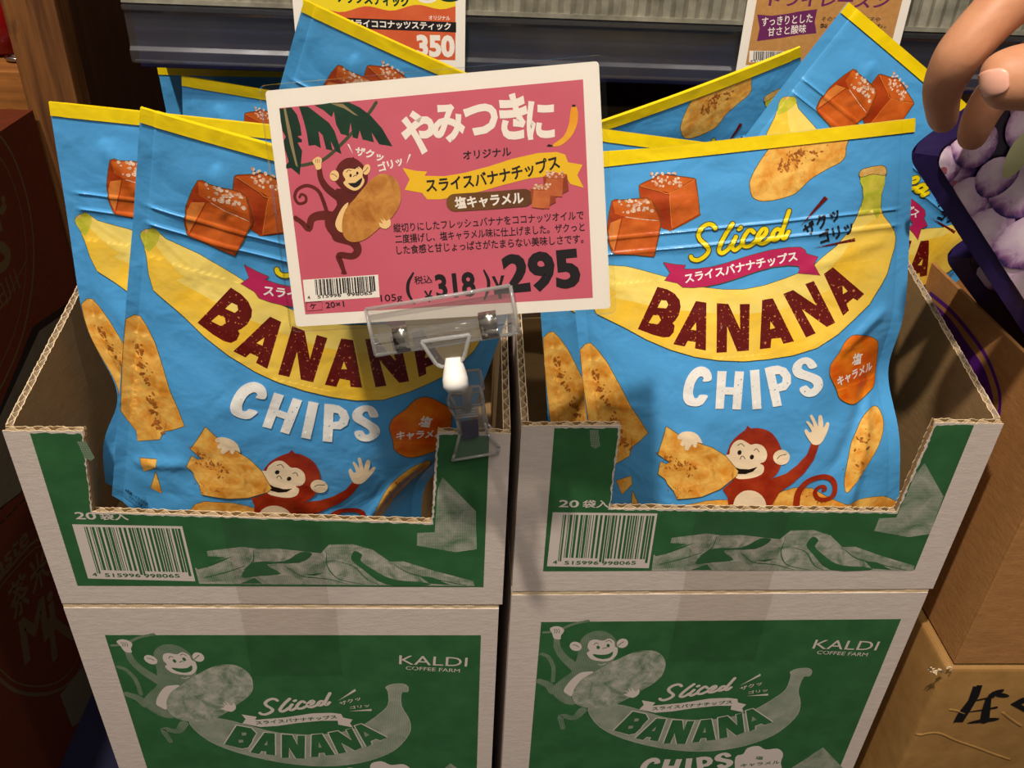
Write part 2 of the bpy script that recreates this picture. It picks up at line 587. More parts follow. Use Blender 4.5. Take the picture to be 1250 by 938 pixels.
class Art:
    def __init__(s, conv):
        s.conv = conv
        s.items = []

    def raw(s, v, f, mat, layer, uv=None):
        v = np.asarray(v, float)
        ff = []
        for t in f:
            a, b, c = v[t[0]], v[t[1]], v[t[2]]
            ar = (b[0] - a[0]) * (c[1] - a[1]) - (b[1] - a[1]) * (c[0] - a[0])
            if abs(ar) < 1e-13: continue
            ff.append(tuple(t) if ar > 0 else tuple(t)[::-1])
        s.items.append((v, ff, mat, layer, uv))

    def polyuv(s, p, mat, layer, holes=(), uv=None):
        rings = [list(map(tuple, p))] + [list(map(tuple, h)) for h in holes]
        tri = tessellate_polygon([[Vector((x, y, 0)) for x, y in r] for r in rings])
        s.raw([q for r in rings for q in r], tri, mat, layer, uv)

    def poly(s, px, mat, layer, smooth=0, holes=(), outline=None, conv=None):
        cv = conv or s.conv
        p = cv(px)
        if smooth: p = smooth_closed(p, smooth)
        hs = []
        for h in holes:
            h = cv(h)
            hs.append(smooth_closed(h, 3) if smooth else h)
        s.polyuv(p, mat, layer, hs)
        if outline:
            s.strokeuv(np.vstack([p, p[:1]]), outline[1], outline[0], layer - .5)

    def strokeuv(s, p, w, mat, layer, caps=True):
        p = np.asarray(p, float); n = len(p)
        if not hasattr(w, '__len__'): w = np.full(n, w)
        else: w = np.interp(np.linspace(0, 1, n), np.linspace(0, 1, len(w)), w)
        d = np.gradient(p, axis=0); d /= (np.linalg.norm(d, axis=1)[:, None] + 1e-12)
        nn = np.stack([-d[:, 1], d[:, 0]], 1)
        v = np.vstack([p + nn * w[:, None] / 2, p - nn * w[:, None] / 2])
        f = []
        for i in range(n - 1):
            f += [(i, n + i, n + i + 1), (i, n + i + 1, i + 1)]
        s.raw(v, f, mat, layer)
        if caps:
            for c, r in ((p[0], w[0] / 2), (p[-1], w[-1] / 2)):
                s.disc(c, r, r, mat, layer)

    def disc(s, c, rx, ry, mat, layer, ang=0, n=18, uvlocal=False):
        a = np.linspace(0, 2 * math.pi, n, endpoint=False)
        q = np.stack([np.cos(a) * rx, np.sin(a) * ry], 1)
        R = np.array([[math.cos(ang), math.sin(ang)], [-math.sin(ang), math.cos(ang)]])
        v = np.vstack([[c], q @ R + c])
        uv = None
        if uvlocal is not False:
            uv = np.vstack([[(0, 0)], np.stack([np.cos(a), np.sin(a)], 1)])
        s.raw(v, [(0, 1 + i, 1 + (i + 1) % n) for i in range(n)], mat, layer, uv)

    def stroke(s, px, w, mat, layer, smooth=5, conv=None, caps=True):
        """w in photo pixels, converted with the local scale"""
        cv = conv or s.conv
        px = np.asarray(px, float)
        k = s.scale(px[len(px) // 2], cv)
        s.strokeuv(smooth_open(cv(px), smooth), np.asarray(w, float) * k if hasattr(w, '__len__') else w * k, mat, layer, caps)

    def scale(s, c, cv=None):
        cv = cv or s.conv
        q = cv([c, (c[0] + 4, c[1])])
        return np.linalg.norm(q[1] - q[0]) / 4

    def ell(s, c, rx, ry, mat, layer, ang=0, conv=None, outline=None):
        cv = conv or s.conv
        a = np.linspace(0, 2 * math.pi, 26, endpoint=False)
        ca, sa = math.cos(ang), math.sin(ang)
        px = np.stack([c[0] + rx * np.cos(a) * ca - ry * np.sin(a) * sa, c[1] + rx * np.cos(a) * sa + ry * np.sin(a) * ca], 1)
        s.poly(px, mat, layer, 0, outline=outline, conv=cv)

    def text(s, txt, p0, p1, hpx, mat, layer, bold=0, conv=None, mid=None, slant=0, per=False, fit=True):
        """a line of lettering from baseline point p0 to p1 (photo points), cap or glyph height hpx; mid bends it"""
        cv = conv or s.conv
        q0, q1 = cv([p0, p1])
        k = s.scale(((p0[0] + p1[0]) / 2, (p0[1] + p1[1]) / 2), cv)
        H = hpx * k
        if mid is None:
            v, f = glyphs(txt, bold)
            if not len(v): return
            mn, mx = v.min(0), v.max(0)
            q = v.copy()
            q[:, 0] = (q[:, 0] - mn[0]) / (mx[0] - mn[0])
            q[:, 1] = q[:, 1] - mn[1]
            q[:, 1] *= H / (mx[1] - mn[1])
            d = q1 - q0; L = np.linalg.norm(d); d = d / L; n = np.array([-d[1], d[0]])
            q[:, 0] = q[:, 0] * L + slant * q[:, 1]
            s.raw(q0 + q[:, :1] * d + q[:, 1:] * n, f, mat, layer)
        else:
            qm = cv([mid])[0]
            N = len(txt)
            ctrl = 2 * qm - .5 * (q0 + q1)
            B = lambda t: (1 - t) ** 2 * q0 + 2 * t * (1 - t) * ctrl + t * t * q1
            L = sum(np.linalg.norm(B((i + 1) / 20) - B(i / 20)) for i in range(20))
            for i, ch in enumerate(txt):
                v, f = glyphs(ch, bold)
                if not len(v): continue
                t = (i + .5) / N
                c = B(t); d = B(t + .01) - B(t - .01); d /= np.linalg.norm(d); n = np.array([-d[1], d[0]])
                q = v - np.array([.5, 0])
                q = q * np.array([L / N, H])
                q[:, 0] += slant * q[:, 1]
                s.raw(c + q[:, :1] * d + q[:, 1:] * n, f, mat, layer)

    def put(s, mb, place, off):
        for k, (v, f, mat, layer, uv) in enumerate(s.ranked()):
            if f:
                mb.add([place(p[0], p[1], .00003 + k * off) for p in v], f, mat, v if uv is None else uv)

    def ranked(s):
        return sorted(s.items, key=lambda t: t[3])

    def cut(s, us, vs):
        """the artwork split along a grid so it can follow a curved surface"""
        bm = bmesh.new()
        names = []
        for k, (v, f, mat, layer, uv) in enumerate(s.ranked()):
            if mat not in names: names.append(mat)
            mi = names.index(mat)
            bv = [bm.verts.new((p[0], p[1], k * .001)) for p in v]
            for t in f:
                try:
                    bm.faces.new([bv[i] for i in t]).material_index = mi
                except ValueError:
                    pass
        for ax, vals in ((0, us), (1, vs)):
            no = (1, 0, 0) if ax == 0 else (0, 1, 0)
            for c in vals:
                bmesh.ops.bisect_plane(bm, geom=list(bm.verts) + list(bm.edges) + list(bm.faces), dist=1e-8,
                                       plane_co=(c, 0, 0) if ax == 0 else (0, c, 0), plane_no=no)
        # into grid-index space, then along every cell diagonal
        iu, iv = np.arange(len(us)), np.arange(len(vs))
        for v in bm.verts:
            v.co.x = np.interp(v.co.x, us, iu); v.co.y = np.interp(v.co.y, vs, iv)
        for c in range(-len(vs), len(us) + 1):
            bmesh.ops.bisect_plane(bm, geom=list(bm.verts) + list(bm.edges) + list(bm.faces), dist=1e-6,
                                   plane_co=(c, 0, 0), plane_no=(1, -1, 0))
        for v in bm.verts:
            v.co.x = np.interp(v.co.x, iu, us); v.co.y = np.interp(v.co.y, iv, vs)
        bmesh.ops.delete(bm, geom=[v for v in bm.verts if not v.link_faces], context='VERTS')
        bm.verts.index_update()
        V = np.array([v.co[:] for v in bm.verts]); V[:, 2] *= 1000
        F = [[v.index for v in f.verts] for f in bm.faces]
        Mt = [names[f.material_index] for f in bm.faces]
        bm.free()
        return V, F, Mt


def barcode(art, quad, mat, layer, text_mat=None, seed=3, digits=('4', '515996', '998065'), bh=.8, bold=.01):
    """bars inside a quad of four photo points TL TR BR BL"""
    q = art.conv(quad)
    B = lambda u, v: (1 - u) * ((1 - v) * q[0] + v * q[3]) + u * ((1 - v) * q[1] + v * q[2])
    r = random.Random(seed)
    x = .10
    n = 0
    while x < .97:
        w = r.choice([.008, .008, .016, .024]); g = r.choice([.008, .008, .016, .02])
        v1 = .90 if n in (0, 1, 14, 15) or x > .945 else bh
        art.polyuv([B(x, .04), B(min(x + w, .98), .04), B(min(x + w, .98), v1), B(x, v1)][::-1], mat, layer)
        x += w + g; n += 1
    return B

# ================================================================== ROOM
mb = MB(); mb.add([(-1.5, -1, -.27), (2, -1, -.27), (2, .8, -.27), (-1.5, .8, -.27)], [(0, 1, 2, 3)], 'navy_floor')
tag(mb.build('floor'), kind='structure')
mb = MB(); mb.add([(-1.5, .62, -.27), (2, .62, -.27), (2, .62, .9), (-1.5, .62, .9)], [(0, 1, 2, 3)], 'wood_dark')
tag(mb.build('wall_back'), kind='structure')

# wooden upright of the shelving, its planed front and its dark inner panel
r = empty('shelf_upright', (-.080, .33, -.27), (0, 0, 0), 'rough brown wooden upright post at the left, rising behind the blue pouches', 'post')
mb = MB(); mb.box((-.019, -.02, 0), (.019, .005, .95), 'wood_post'); bevel(mb.build('front_board', r), .0012)
mb = MB(); mb.box((-.0185, .0052, 0), (.0185, .28, .95), 'wood_dark'); mb.build('side_panel', r)
r = empty('side_shelf', (-.21, .34, .185), (0, 0, 0), 'brown wooden side shelf butting against the upright post at the left edge', 'shelf')
mb = MB(); mb.box((-.25, -.012, 0), (.1155, .006, .037), 'wood_board'); bevel(mb.build('front_edge', r), .001)
mb = MB(); mb.box((-.25, .0062, .022), (.1155, .2, .0365), 'wood_board'); mb.build('board', r)
mb = MB()
mb.tube([(.088 + .008 * math.cos(a), .022 + .008 * math.sin(a), .0395) for a in np.linspace(0, 2 * math.pi, 20)], .0018, 'chrome', 8, False)
mb.tube([(.088, .022, .0367), (.088, .022, .042)], [.006, .005], 'chrome', 14)
tag(mb.build('ring_bolt'), 'small silver metal ring lying on the wooden side shelf', 'ring').location = (-.21, .34, .185)
mb = MB()
prof = [(0, .0), (.03, 0), (.036, .004), (.037, .03), (.034, .07), (.03, .078), (0, .08)]
mb.tube([(0, 0, z) for _, z in prof[1:-1]], [x for x, _ in prof[1:-1]], 'red_wrap', 28)
tag(mb.build('red_canister'), 'shiny red canister standing on the wooden side shelf', 'canister').location = (-.155, .40, .222)

# shelf with clear price rail and ribbed guard
r = empty('product_shelf', (.008, .25, .245), (0, 0, 0), 'dark navy shelf with a clear price rail and ribbed guard above the pouches', 'shelf')
XL = .75
mb = MB(); mb.box((.002, .012, .002), (XL, .35, .018), 'navy_metal'); mb.build('shelf_board', r)
mb = MB(); mb.box((.002, .009, .0), (XL, .0115, .046), 'navy_metal'); bevel(mb.build('front_lip', r), .0008)


def extrude_profile(mb, pts, x0, x1, mat, closed=False, smooth=False):
    n = len(pts)
    v = [(x0, a, b) for a, b in pts] + [(x1, a, b) for a, b in pts]
    f = [(i, i + 1, n + i + 1, n + i) for i in range(n - 1)]
    if closed: f.append((n - 1, 0, n, 2 * n - 1))
    mb.add(v, f, mat, smooth=smooth)


mb = MB()
out = [(.006, .005), (.001, .0048), (-.0005, .006), (-.0005, .013), (.0018, .0155), (.0022, .019), (.0022, .036), (.001, .038), (-.001, .039), (-.001, .0415), (.006, .0425)]
extrude_profile(mb, out + [(a + .001, b + (.0008 if i < 3 else -.0006 if i > 8 else 0)) for i, (a, b) in enumerate(out)][::-1], 0, XL, 'rail_plastic', True)
mb.build('price_rail', r)
mb = MB(); n = int(XL / .0042)
v = []
for i in range(n + 1):
    y = 0.002 + (.0036 if i % 2 else 0)
    v += [(i * .0042, y, .0435), (i * .0042, y, .085)]
mb.add(v, [(2 * i, 2 * i + 2, 2 * i + 3, 2 * i + 1) for i in range(n)], 'ribbed_acrylic')
mb.box((0, .0065, .0435), (XL, .0085, .085), 'ribbed_acrylic')
mb.box((0, .0005, .0428), (XL, .006, .0455), 'ribbed_acrylic')
mb.build('ribbed_guard', r)
# ================================================================== CARTONS
R_YAW = .0126
TL_LOC, TR_LOC = (0, 0, -.001), (.2659, 0, .0103)
TW, TD, THK = .2605, .34, .004
cartR = frame_conv((.2659, 0, .0088), (0, 0, R_YAW))
trayR = frame_conv(TR_LOC, (0, 0, R_YAW))
trayL = frame_conv(TL_LOC, (0, 0, 0))


def monkey_carton(a):
    k = K(660, 745, 6.467)
    a.stroke(k((22, 176), (80, 170), (160, 150), (260, 108), (375, 84)), [4, 4, 4], 'dots_dim', 2)
    a.stroke(k((128, 205), (130, 290), (180, 370), (260, 440), (310, 480)), [7, 9, 12, 16], 'dots_dim', 2)
    a.poly(k((300, 300), (320, 230), (370, 185), (440, 162), (520, 172), (580, 215), (610, 280), (600, 340), (560, 420), (500, 470), (440, 510), (300, 600), (260, 700), (280, 740), (200, 740), (120, 690), (85, 620), (170, 540), (240, 490), (280, 400)), 'dots_dim', 2, 4)
    a.stroke(k((100, 640), (60, 590), (-10, 560)), [12, 9], 'dots_dim', 2)
    a.stroke(k((95, 560), (100, 450), (60, 370), (10, 345)), [5, 5.5], 'dots_dim', 2)
    a.stroke(k((330, 790), (260, 850), (160, 835), (175, 930)), [11, 8, 6], 'dots_dim', 2)
    # chip, banana behind it
    a.poly(k((250, 660), (270, 600), (330, 530), (420, 490), (520, 430), (600, 390), (700, 345), (800, 318), (900, 322), (965, 365), (985, 430), (960, 510), (900, 570), (800, 630), (700, 690), (600, 740), (480, 770), (340, 765), (270, 730)), 'dots_chip', 5, 4)
    a.poly(k((182, 630), (230, 560), (300, 500), (360, 485), (415, 488), (330, 540), (270, 610), (245, 675), (205, 660)), 'ink_white', 6, 4)
    a.poly(k((370, 290), (385, 245), (430, 230), (490, 240), (540, 222), (580, 245), (587, 285), (607, 300), (600, 350), (550, 395), (480, 402), (400, 385), (363, 340), (385, 320)), 'ink_white', 6, 4)
    a.poly(k((410, 345), (470, 350), (530, 345), (570, 325), (555, 365), (500, 383), (440, 372)), 'ink_green', 7, 3)
    for c in ((453, 291), (532, 277)):
        a.ell(k(c)[0], 2, 2.1, 'ink_green', 7)
    a.stroke(k((420, 270), (435, 255), (455, 262)), .8, 'ink_green', 7)
    a.stroke(k((515, 245), (540, 235), (560, 250)), .8, 'ink_green', 7)
    a.stroke(k((488, 300), (500, 297), (505, 292), (520, 296)), .8, 'ink_green', 7)
    a.ell(k((276, 284))[0], 7.4, 5.6, 'ink_white', 6, .2); a.stroke(k((255, 270), (280, 275), (300, 288)), .8, 'ink_green', 7)
    a.ell(k((645, 260))[0], 7, 5.6, 'ink_white', 6, -.3); a.stroke(k((610, 275), (635, 258), (655, 245)), .8, 'ink_green', 7)
    a.stroke(k((455, 425), (480, 430), (512, 420)), 1, 'ink_white', 6)
    a.poly(k((72, 145), (110, 125), (160, 132), (185, 160), (160, 200), (155, 228), (105, 222), (90, 180)), 'ink_white', 6, 3)
    for x in (105, 122, 140):
        a.stroke(k((x, 145), (x + 8, 160), (x + 2, 178)), .6, 'ink_green', 7)
    a.poly(k((655, 665), (690, 655), (665, 635), (700, 645), (690, 615), (720, 640), (715, 605), (745, 640), (775, 620), (775, 660), (730, 690), (690, 680)), 'ink_white', 6, 3)


def carton_art():
    a = Art(cartR)
    g = cartR([(661, 755), (1098, 760), (1040, 920), (644, 920)])
    u0, u1, v1 = g[0, 0], g[1, 0], (g[0, 1] + g[1, 1]) / 2
    a.polyuv([(u0, -.255), (u1, -.255), (u1, v1), (u0, v1)], 'ink_green', 1)
    monkey_carton(a)
    z = K(640, 740, 2.717)
    # banana
    a.poly(z((212, 345), (240, 320), (330, 330), (400, 350), (480, 372), (600, 378), (700, 365), (760, 345), (830, 305), (868, 275), (884, 232), (882, 218), (905, 208), (940, 206), (953, 216), (945, 232), (925, 235), (908, 280), (915, 320), (905, 360), (860, 405), (800, 440), (700, 470), (580, 482), (450, 470), (330, 440), (250, 400)), 'dots_banana', 3, 3, outline=('ink_white', .0004))
    zb = K(270, 820, 5.208)          # lettering is measured on the other, identical carton
    cl = frame_conv((0, 0, -.002), (0, 0, 0))
    a.poly(zb((130, 265), (225, 280), (215, 300), (400, 285), (580, 258), (700, 255), (762, 262), (775, 285), (835, 298), (818, 322), (838, 348), (745, 330), (740, 305), (640, 305), (480, 320), (360, 338), (250, 345), (200, 335), (135, 322), (155, 295)), 'ink_white', 6, 0, conv=cl)
    a.text('スライスバナナチップス', zb((222, 330))[0], zb((738, 290))[0], 7, 'ink_green', 7, .02, conv=cl)
    sl = lambda *p: zb(*[(240 + (x - 200) * .775, 272 - (385 - y) * .47) for x, y in p])
    sliced(a, sl, 4.2, 'ink_white', 6, cl)
    a.poly(zb((740, 180), (850, 102), (858, 115)), 'ink_white', 6, conv=cl)
    a.poly(zb((810, 244), (955, 230), (957, 242)), 'ink_white', 6, conv=cl)
    a.text('ザクッ', zb((762, 208))[0], zb((893, 172))[0], 7, 'ink_white', 6, .02, conv=cl)
    a.text('ゴリッ', zb((822, 232))[0], zb((945, 216))[0], 6, 'ink_white', 6, .02, conv=cl)
    f = lambda *p: zb(*[(x, y) for x, y in p])
    L = [([(98, 335), (190, 352), (222, 385), (200, 420), (195, 440), (170, 475), (130, 482), (20, 455)], [[(128, 378), (160, 380), (158, 398), (130, 400)], [(108, 425), (140, 425), (140, 442), (112, 446)]]),
         ([(275, 380), (340, 385), (342, 525), (285, 520), (285, 500), (255, 498), (240, 518), (185, 505)], [[(292, 430), (294, 462), (272, 460)]]),
         ([(385, 392), (450, 395), (485, 460), (485, 400), (532, 400), (530, 545), (475, 545), (430, 475), (430, 540), (385, 540)], []),
         ([(575, 395), (640, 388), (722, 520), (665, 528), (655, 508), (620, 510), (618, 535), (572, 535)], [[(620, 440), (640, 475), (618, 476)]]),
         ([(682, 382), (740, 370), (830, 430), (795, 362), (830, 352), (895, 475), (850, 495), (762, 445), (795, 505), (745, 515)], []),
         ([(850, 338), (888, 325), (1055, 412), (1010, 430), (985, 420), (950, 435), (958, 455), (925, 470)], [[(905, 372), (945, 395), (915, 408)]])]
    for o, h in L:
        a.poly(f(*o), 'ink_green', 6, holes=[f(*x) for x in h], conv=cl, outline=('ink_white', .0016))
    # CHIPS, blob and the print continuing below the frame
    C = cartR(z((378, 560), (680, 548)))
    chips_word(a, lambda p: C[0] + (np.asarray(p, float) / 780.) * np.linalg.norm(C[1] - C[0]), 'ink_white', 6)
    a.poly(z((700, 500), (725, 490), (740, 470), (775, 463), (800, 475), (840, 472), (858, 490), (850, 520), (856, 560), (820, 600), (770, 610), (720, 590), (700, 550)), 'ink_white', 6, 3)
    a.text('塩', z((764, 508))[0], z((790, 508))[0], 6.5, 'ink_green', 7, .02)
    a.text('キャラメル', z((716, 534))[0], z((846, 522))[0], 7, 'ink_green', 7, .02)
    a.poly(z((990, 468), (920, 515), (880, 540), (860, 600), (1000, 640), (1060, 540), (1030, 510)), 'dots_light', 3)
    # KALDI COFFEE FARM
    a.text('KALDI', z((954, 140))[0], z((1166, 146))[0], 15.5, 'ink_white', 6, 0)
    a.text('COFFEE FARM', z((968, 158))[0], z((1135, 166))[0], 6.2, 'ink_white', 6, .004)
    a.stroke(z((988, 160), (1004, 147)), 1, 'ink_green', 7)
    return a


def sliced(a, k, w, mat, layer, conv=None, under=None):
    S = [((350, 182), (335, 165), (308, 160), (275, 178), (252, 215), (262, 250), (298, 285), (312, 312), (290, 347), (250, 370), (218, 365), (208, 350)),
         ((452, 158), (420, 205), (385, 270), (372, 312), (390, 330), (424, 308), (440, 285)),
         ((472, 235), (450, 285), (462, 312), (485, 300), (512, 270)), ((489, 188), (500, 180)),
         ((577, 208), (555, 192), (530, 218), (510, 262), (520, 288), (550, 288), (585, 262)),
         ((598, 255), (640, 222), (650, 195), (632, 185), (602, 225), (598, 258), (628, 272), (668, 248), (690, 225)),
         ((735, 195), (708, 190), (685, 222), (690, 248), (715, 240), (742, 200)), ((782, 82), (748, 185), (740, 228), (756, 240), (780, 205))]
    for q in S:
        if under: a.stroke(k(*q), w * 1.45, under, layer - 1, 6, conv)
        a.stroke(k(*q), w, mat, layer, 6, conv)


CHIPS_OUT = [
    ([(222, 205), (222, 165), (195, 133), (150, 128), (105, 160), (75, 215), (63, 290), (80, 335), (120, 350), (165, 345), (190, 320), (203, 290), (160, 285), (145, 303), (127, 300), (120, 270), (130, 222), (150, 190), (168, 182), (180, 192), (176, 212)], [], 3),
    ([(258, 152), (310, 153), (303, 243), (350, 245), (357, 152), (407, 153), (390, 368), (342, 368), (347, 287), (300, 285), (293, 366), (246, 366)], [], 0),
    ([(440, 147), (493, 143), (505, 362), (455, 366)], [], 0),
    ([(523, 137), (560, 127), (600, 122), (645, 136), (672, 175), (672, 222), (645, 258), (605, 268), (620, 345), (570, 353)], [[(583, 172), (608, 170), (626, 190), (622, 215), (595, 228)]], 0),
    ([(818, 125), (800, 92), (765, 73), (725, 80), (690, 110), (680, 150), (700, 185), (745, 200), (785, 215), (800, 237), (782, 252), (757, 232), (720, 250), (735, 282), (770, 297), (815, 285), (848, 245), (850, 205), (830, 178), (785, 160), (738, 142), (735, 120), (755, 110), (778, 138)], [], 3)]


def chips_word(a, place, mat, layer):
    for o, h, sm in CHIPS_OUT:
        f = lambda p: place([((x - 63), -(y - 368)) for x, y in p])
        p = f(o)
        if sm: p = smooth_closed(p, sm)
        a.polyuv(p, mat, layer, [smooth_closed(f(q), 3) for q in h])


def frp(u, v, o): return (u, o, v)      # a face that looks to -y


CART_ART = carton_art()


def carton(loc, yaw, H, label):
    r = empty('shipping_carton', (loc[0], loc[1], -.27), (0, 0, yaw), label, 'carton', 'green and white banana chip cartons carrying the display trays')
    top = loc[2] + .27
    mb = MB(); mb.box((0, 0, 0), (TW - .002, TD, top - .002), 'white_board')
    CART_ART.put(mb, lambda u, v, of: (u, -.0002 - of, v + top), 2e-6)
    o = mb.build('body', r); bevel(o, .0016)
    mb = MB(); n = 60
    for side, (y0, y1) in enumerate(((.0006, .0016), (.002, .0032))):
        v = []
        for i in range(n + 1):
            x = (TW - .002) * i / n; j = random.uniform(-.0004, .0004)
            v += [(x, y0 + j, top - .0025), (x, y1 + j, top - .0025), (x, y1 + j, top + .0008 + j), (x, y0 + j, top + .0008 + j)]
        f = []
        for i in range(n):
            for q in range(4):
                f.append((i * 4 + q, i * 4 + (q + 1) % 4, (i + 1) * 4 + (q + 1) % 4, (i + 1) * 4 + q))
        mb.add(v, f, 'kraft_edge')
    mb.build('flap_edge', o)
    mb = MB(); q = cartR([(826, 750), (936, 750), (918, 805), (818, 802)])
    u0, u1, v0 = q[0, 0], q[1, 0], q[2, 1]
    N = 28
    v = [(u0 + (u1 - u0) * i / N, -.0009, 0 + top) for i in range(N + 1)] + [(u0 + (u1 - u0) * i / N, -.0009, v0 + top + (.0006 if i % 2 else -.0006)) for i in range(N + 1)]
    mb.add(v, [(i, i + 1, N + 2 + i, N + 1 + i) for i in range(N)], 'clear_tape')
    mb.build('packing_tape', r)
    return r


carton((0, 0, -.003), 0, .267, 'white carton with green banana chip print under the tray holding the price sign')
carton((.2659, 0, .0088), R_YAW, .2788, 'white carton with green banana chip print beside the brown paper parcel')


def jag(path, step=.0016, amp=.0004, seed=1):
    """a torn edge along a polyline"""
    rr = random.Random(seed); out = []
    for (a, b) in zip(path[:-1], path[1:]):
        a, b = np.array(a), np.array(b); L = np.linalg.norm(b - a); n = max(1, int(L / step))
        for i in range(n):
            p = a + (b - a) * i / n
            if out: p = p + np.array([rr.uniform(-amp, amp), rr.uniform(-amp, amp)])
            out.append(tuple(p))
    out.append(tuple(path[-1]))
    return out


def panel(mb, bottom, cut, fr, outer, inner, seed, wave=.0085):
    """corrugated board: two liners, core and the wavy flute showing along the cut edge
    bottom: [start, end] lower corners, cut: polyline of the cut edge from the end side back to the start"""
    (u0, v0), (u1, v1) = bottom
    mb.prism([(u0, v0), (u1, v1)] + jag(cut, seed=seed), lambda u, v, o: fr(u, v, o), .0005, outer, 'kraft_edge')
    mb.prism([(u0, v0), (u1, v1)] + jag(cut, seed=seed + 1, amp=.0005), lambda u, v, o: fr(u, v, THK - .0005 + o), .0005, inner, 'kraft_edge')
    mb.prism([(u0, v0), (u1, v1)] + [(u, v - .0045) for u, v in cut], lambda u, v, o: fr(u, v, .0005 + o), THK - .001, 'kraft')
    for a, b in zip(cut[:-1], cut[1:]):
        a, b = np.array(a), np.array(b); L = np.linalg.norm(b - a)
        if L < .01: continue
        if abs(b[1] - a[1]) > 1.5 * abs(b[0] - a[0]): continue
        n = int(L / wave * 14); rr = random.Random(seed + 9); v = []
        for i in range(n + 1):
            p = a + (b - a) * i / n
            o = THK / 2 + (THK / 2 - .0006) * math.sin(2 * math.pi * i / 14 + .3 * math.sin(i * .21 + seed))
            j = rr.uniform(-.0004, .0003)
            v += [fr(p[0], p[1] + j, o - .00018), fr(p[0], p[1] + j, o + .00018), fr(p[0], p[1] - .006, o - .00018), fr(p[0], p[1] - .006, o + .00018)]
        f = []
        for i in range(n):
            for q in ((0, 1), (1, 3), (3, 2), (2, 0)):
                f.append((4 * i + q[0], 4 * i + q[1], 4 * i + 4 + q[1], 4 * i + 4 + q[0]))
        mb.add(v, f, 'kraft_edge')


TRAY_ART = Art(trayR)
kt = K(640, 500, 4.265)
a = TRAY_ART
a.poly(kt((148, 535), (693, 541), (648, 826), (118, 816)), 'ink_white', 2)
B = barcode(a, kt((148, 535), (693, 541), (648, 826), (118, 816)), 'ink_green', 3, bh=.83)
for s_, p0, p1 in (('4', (148, 803), (170, 803)), ('515996', (208, 806), (385, 806)), ('998065', (402, 808), (580, 806))):
    a.text(s_, kt(p0)[0], kt(p1)[0], 6, 'ink_green', 4, .012)
a.text('20', kt((178, 508))[0], kt((282, 510))[0], 11.5, 'ink_white', 3, .02)
a.text('袋入', kt((300, 512))[0], kt((440, 512))[0], 12.5, 'ink_white', 3, .02)
km = K(780, 630, 3.378)
a.poly(km((52, 225), (60, 160), (200, 115), (130, 112), (135, 90), (280, 72), (340, 80), (420, 78), (545, 92), (580, 96), (625, 60), (720, 58), (790, 80), (838, 128), (890, 126), (1000, 165), (1135, 205), (1132, 225)), 'dots_chip', 2)
a.poly(km((60, 155), (230, 110), (130, 150), (70, 165)), 'ink_green', 3)
a.poly(km((300, 135), (420, 130), (500, 92), (545, 98), (480, 135), (350, 142), (390, 180), (310, 190), (230, 195)), 'ink_green', 3, 3)
a.poly(km((215, 222), (280, 198), (300, 222)), 'ink_green', 3)
a.poly(km((490, 182), (560, 175), (520, 188)), 'ink_green', 3)
a.poly(km((715, 85), (740, 100), (725, 125), (760, 160), (800, 190), (850, 205), (930, 210), (955, 222), (790, 222), (720, 160), (690, 120)), 'ink_green', 3, 3)
a.poly(km((930, 185), (980, 190), (1040, 222), (960, 215)), 'ink_green', 3)
kh = K(930, 460, 3.906)
for q in (((600, 100), (585, 150), (610, 200), (700, 222)), ((420, 150), (470, 190), (560, 200), (640, 222)), ((640, 130), (690, 150), (720, 200), (760, 222)), ((80, 200), (180, 175), (260, 150)), ((320, 85), (300, 130), (250, 165)), ((850, 140), (900, 175), (1000, 200), (1100, 222))):
    a.stroke(km(*q), [.6, 1.3, .6], 'ink_green', 3)
for q in (((610, 75), (700, 70), (690, 110), (640, 120), (600, 100)), ((520, 150), (580, 140), (560, 170), (500, 180)), ((340, 195), (420, 190), (470, 222), (330, 222)), ((860, 140), (960, 165), (1010, 195), (900, 180)), ((90, 170), (210, 130), (200, 200), (80, 215)), ((600, 200), (680, 190), (760, 222), (600, 222))):
    a.poly(km(*q), 'dots_light', 2.5, 3)
TRI = [kh((775, 410), (865, 570), (800, 750), (700, 765), (535, 735), (560, 675), (640, 672), (690, 560), (730, 470))]
a.poly(kt((340, 105), (385, 105), (395, 190), (370, 205), (345, 190)), 'dots_dim', 2)


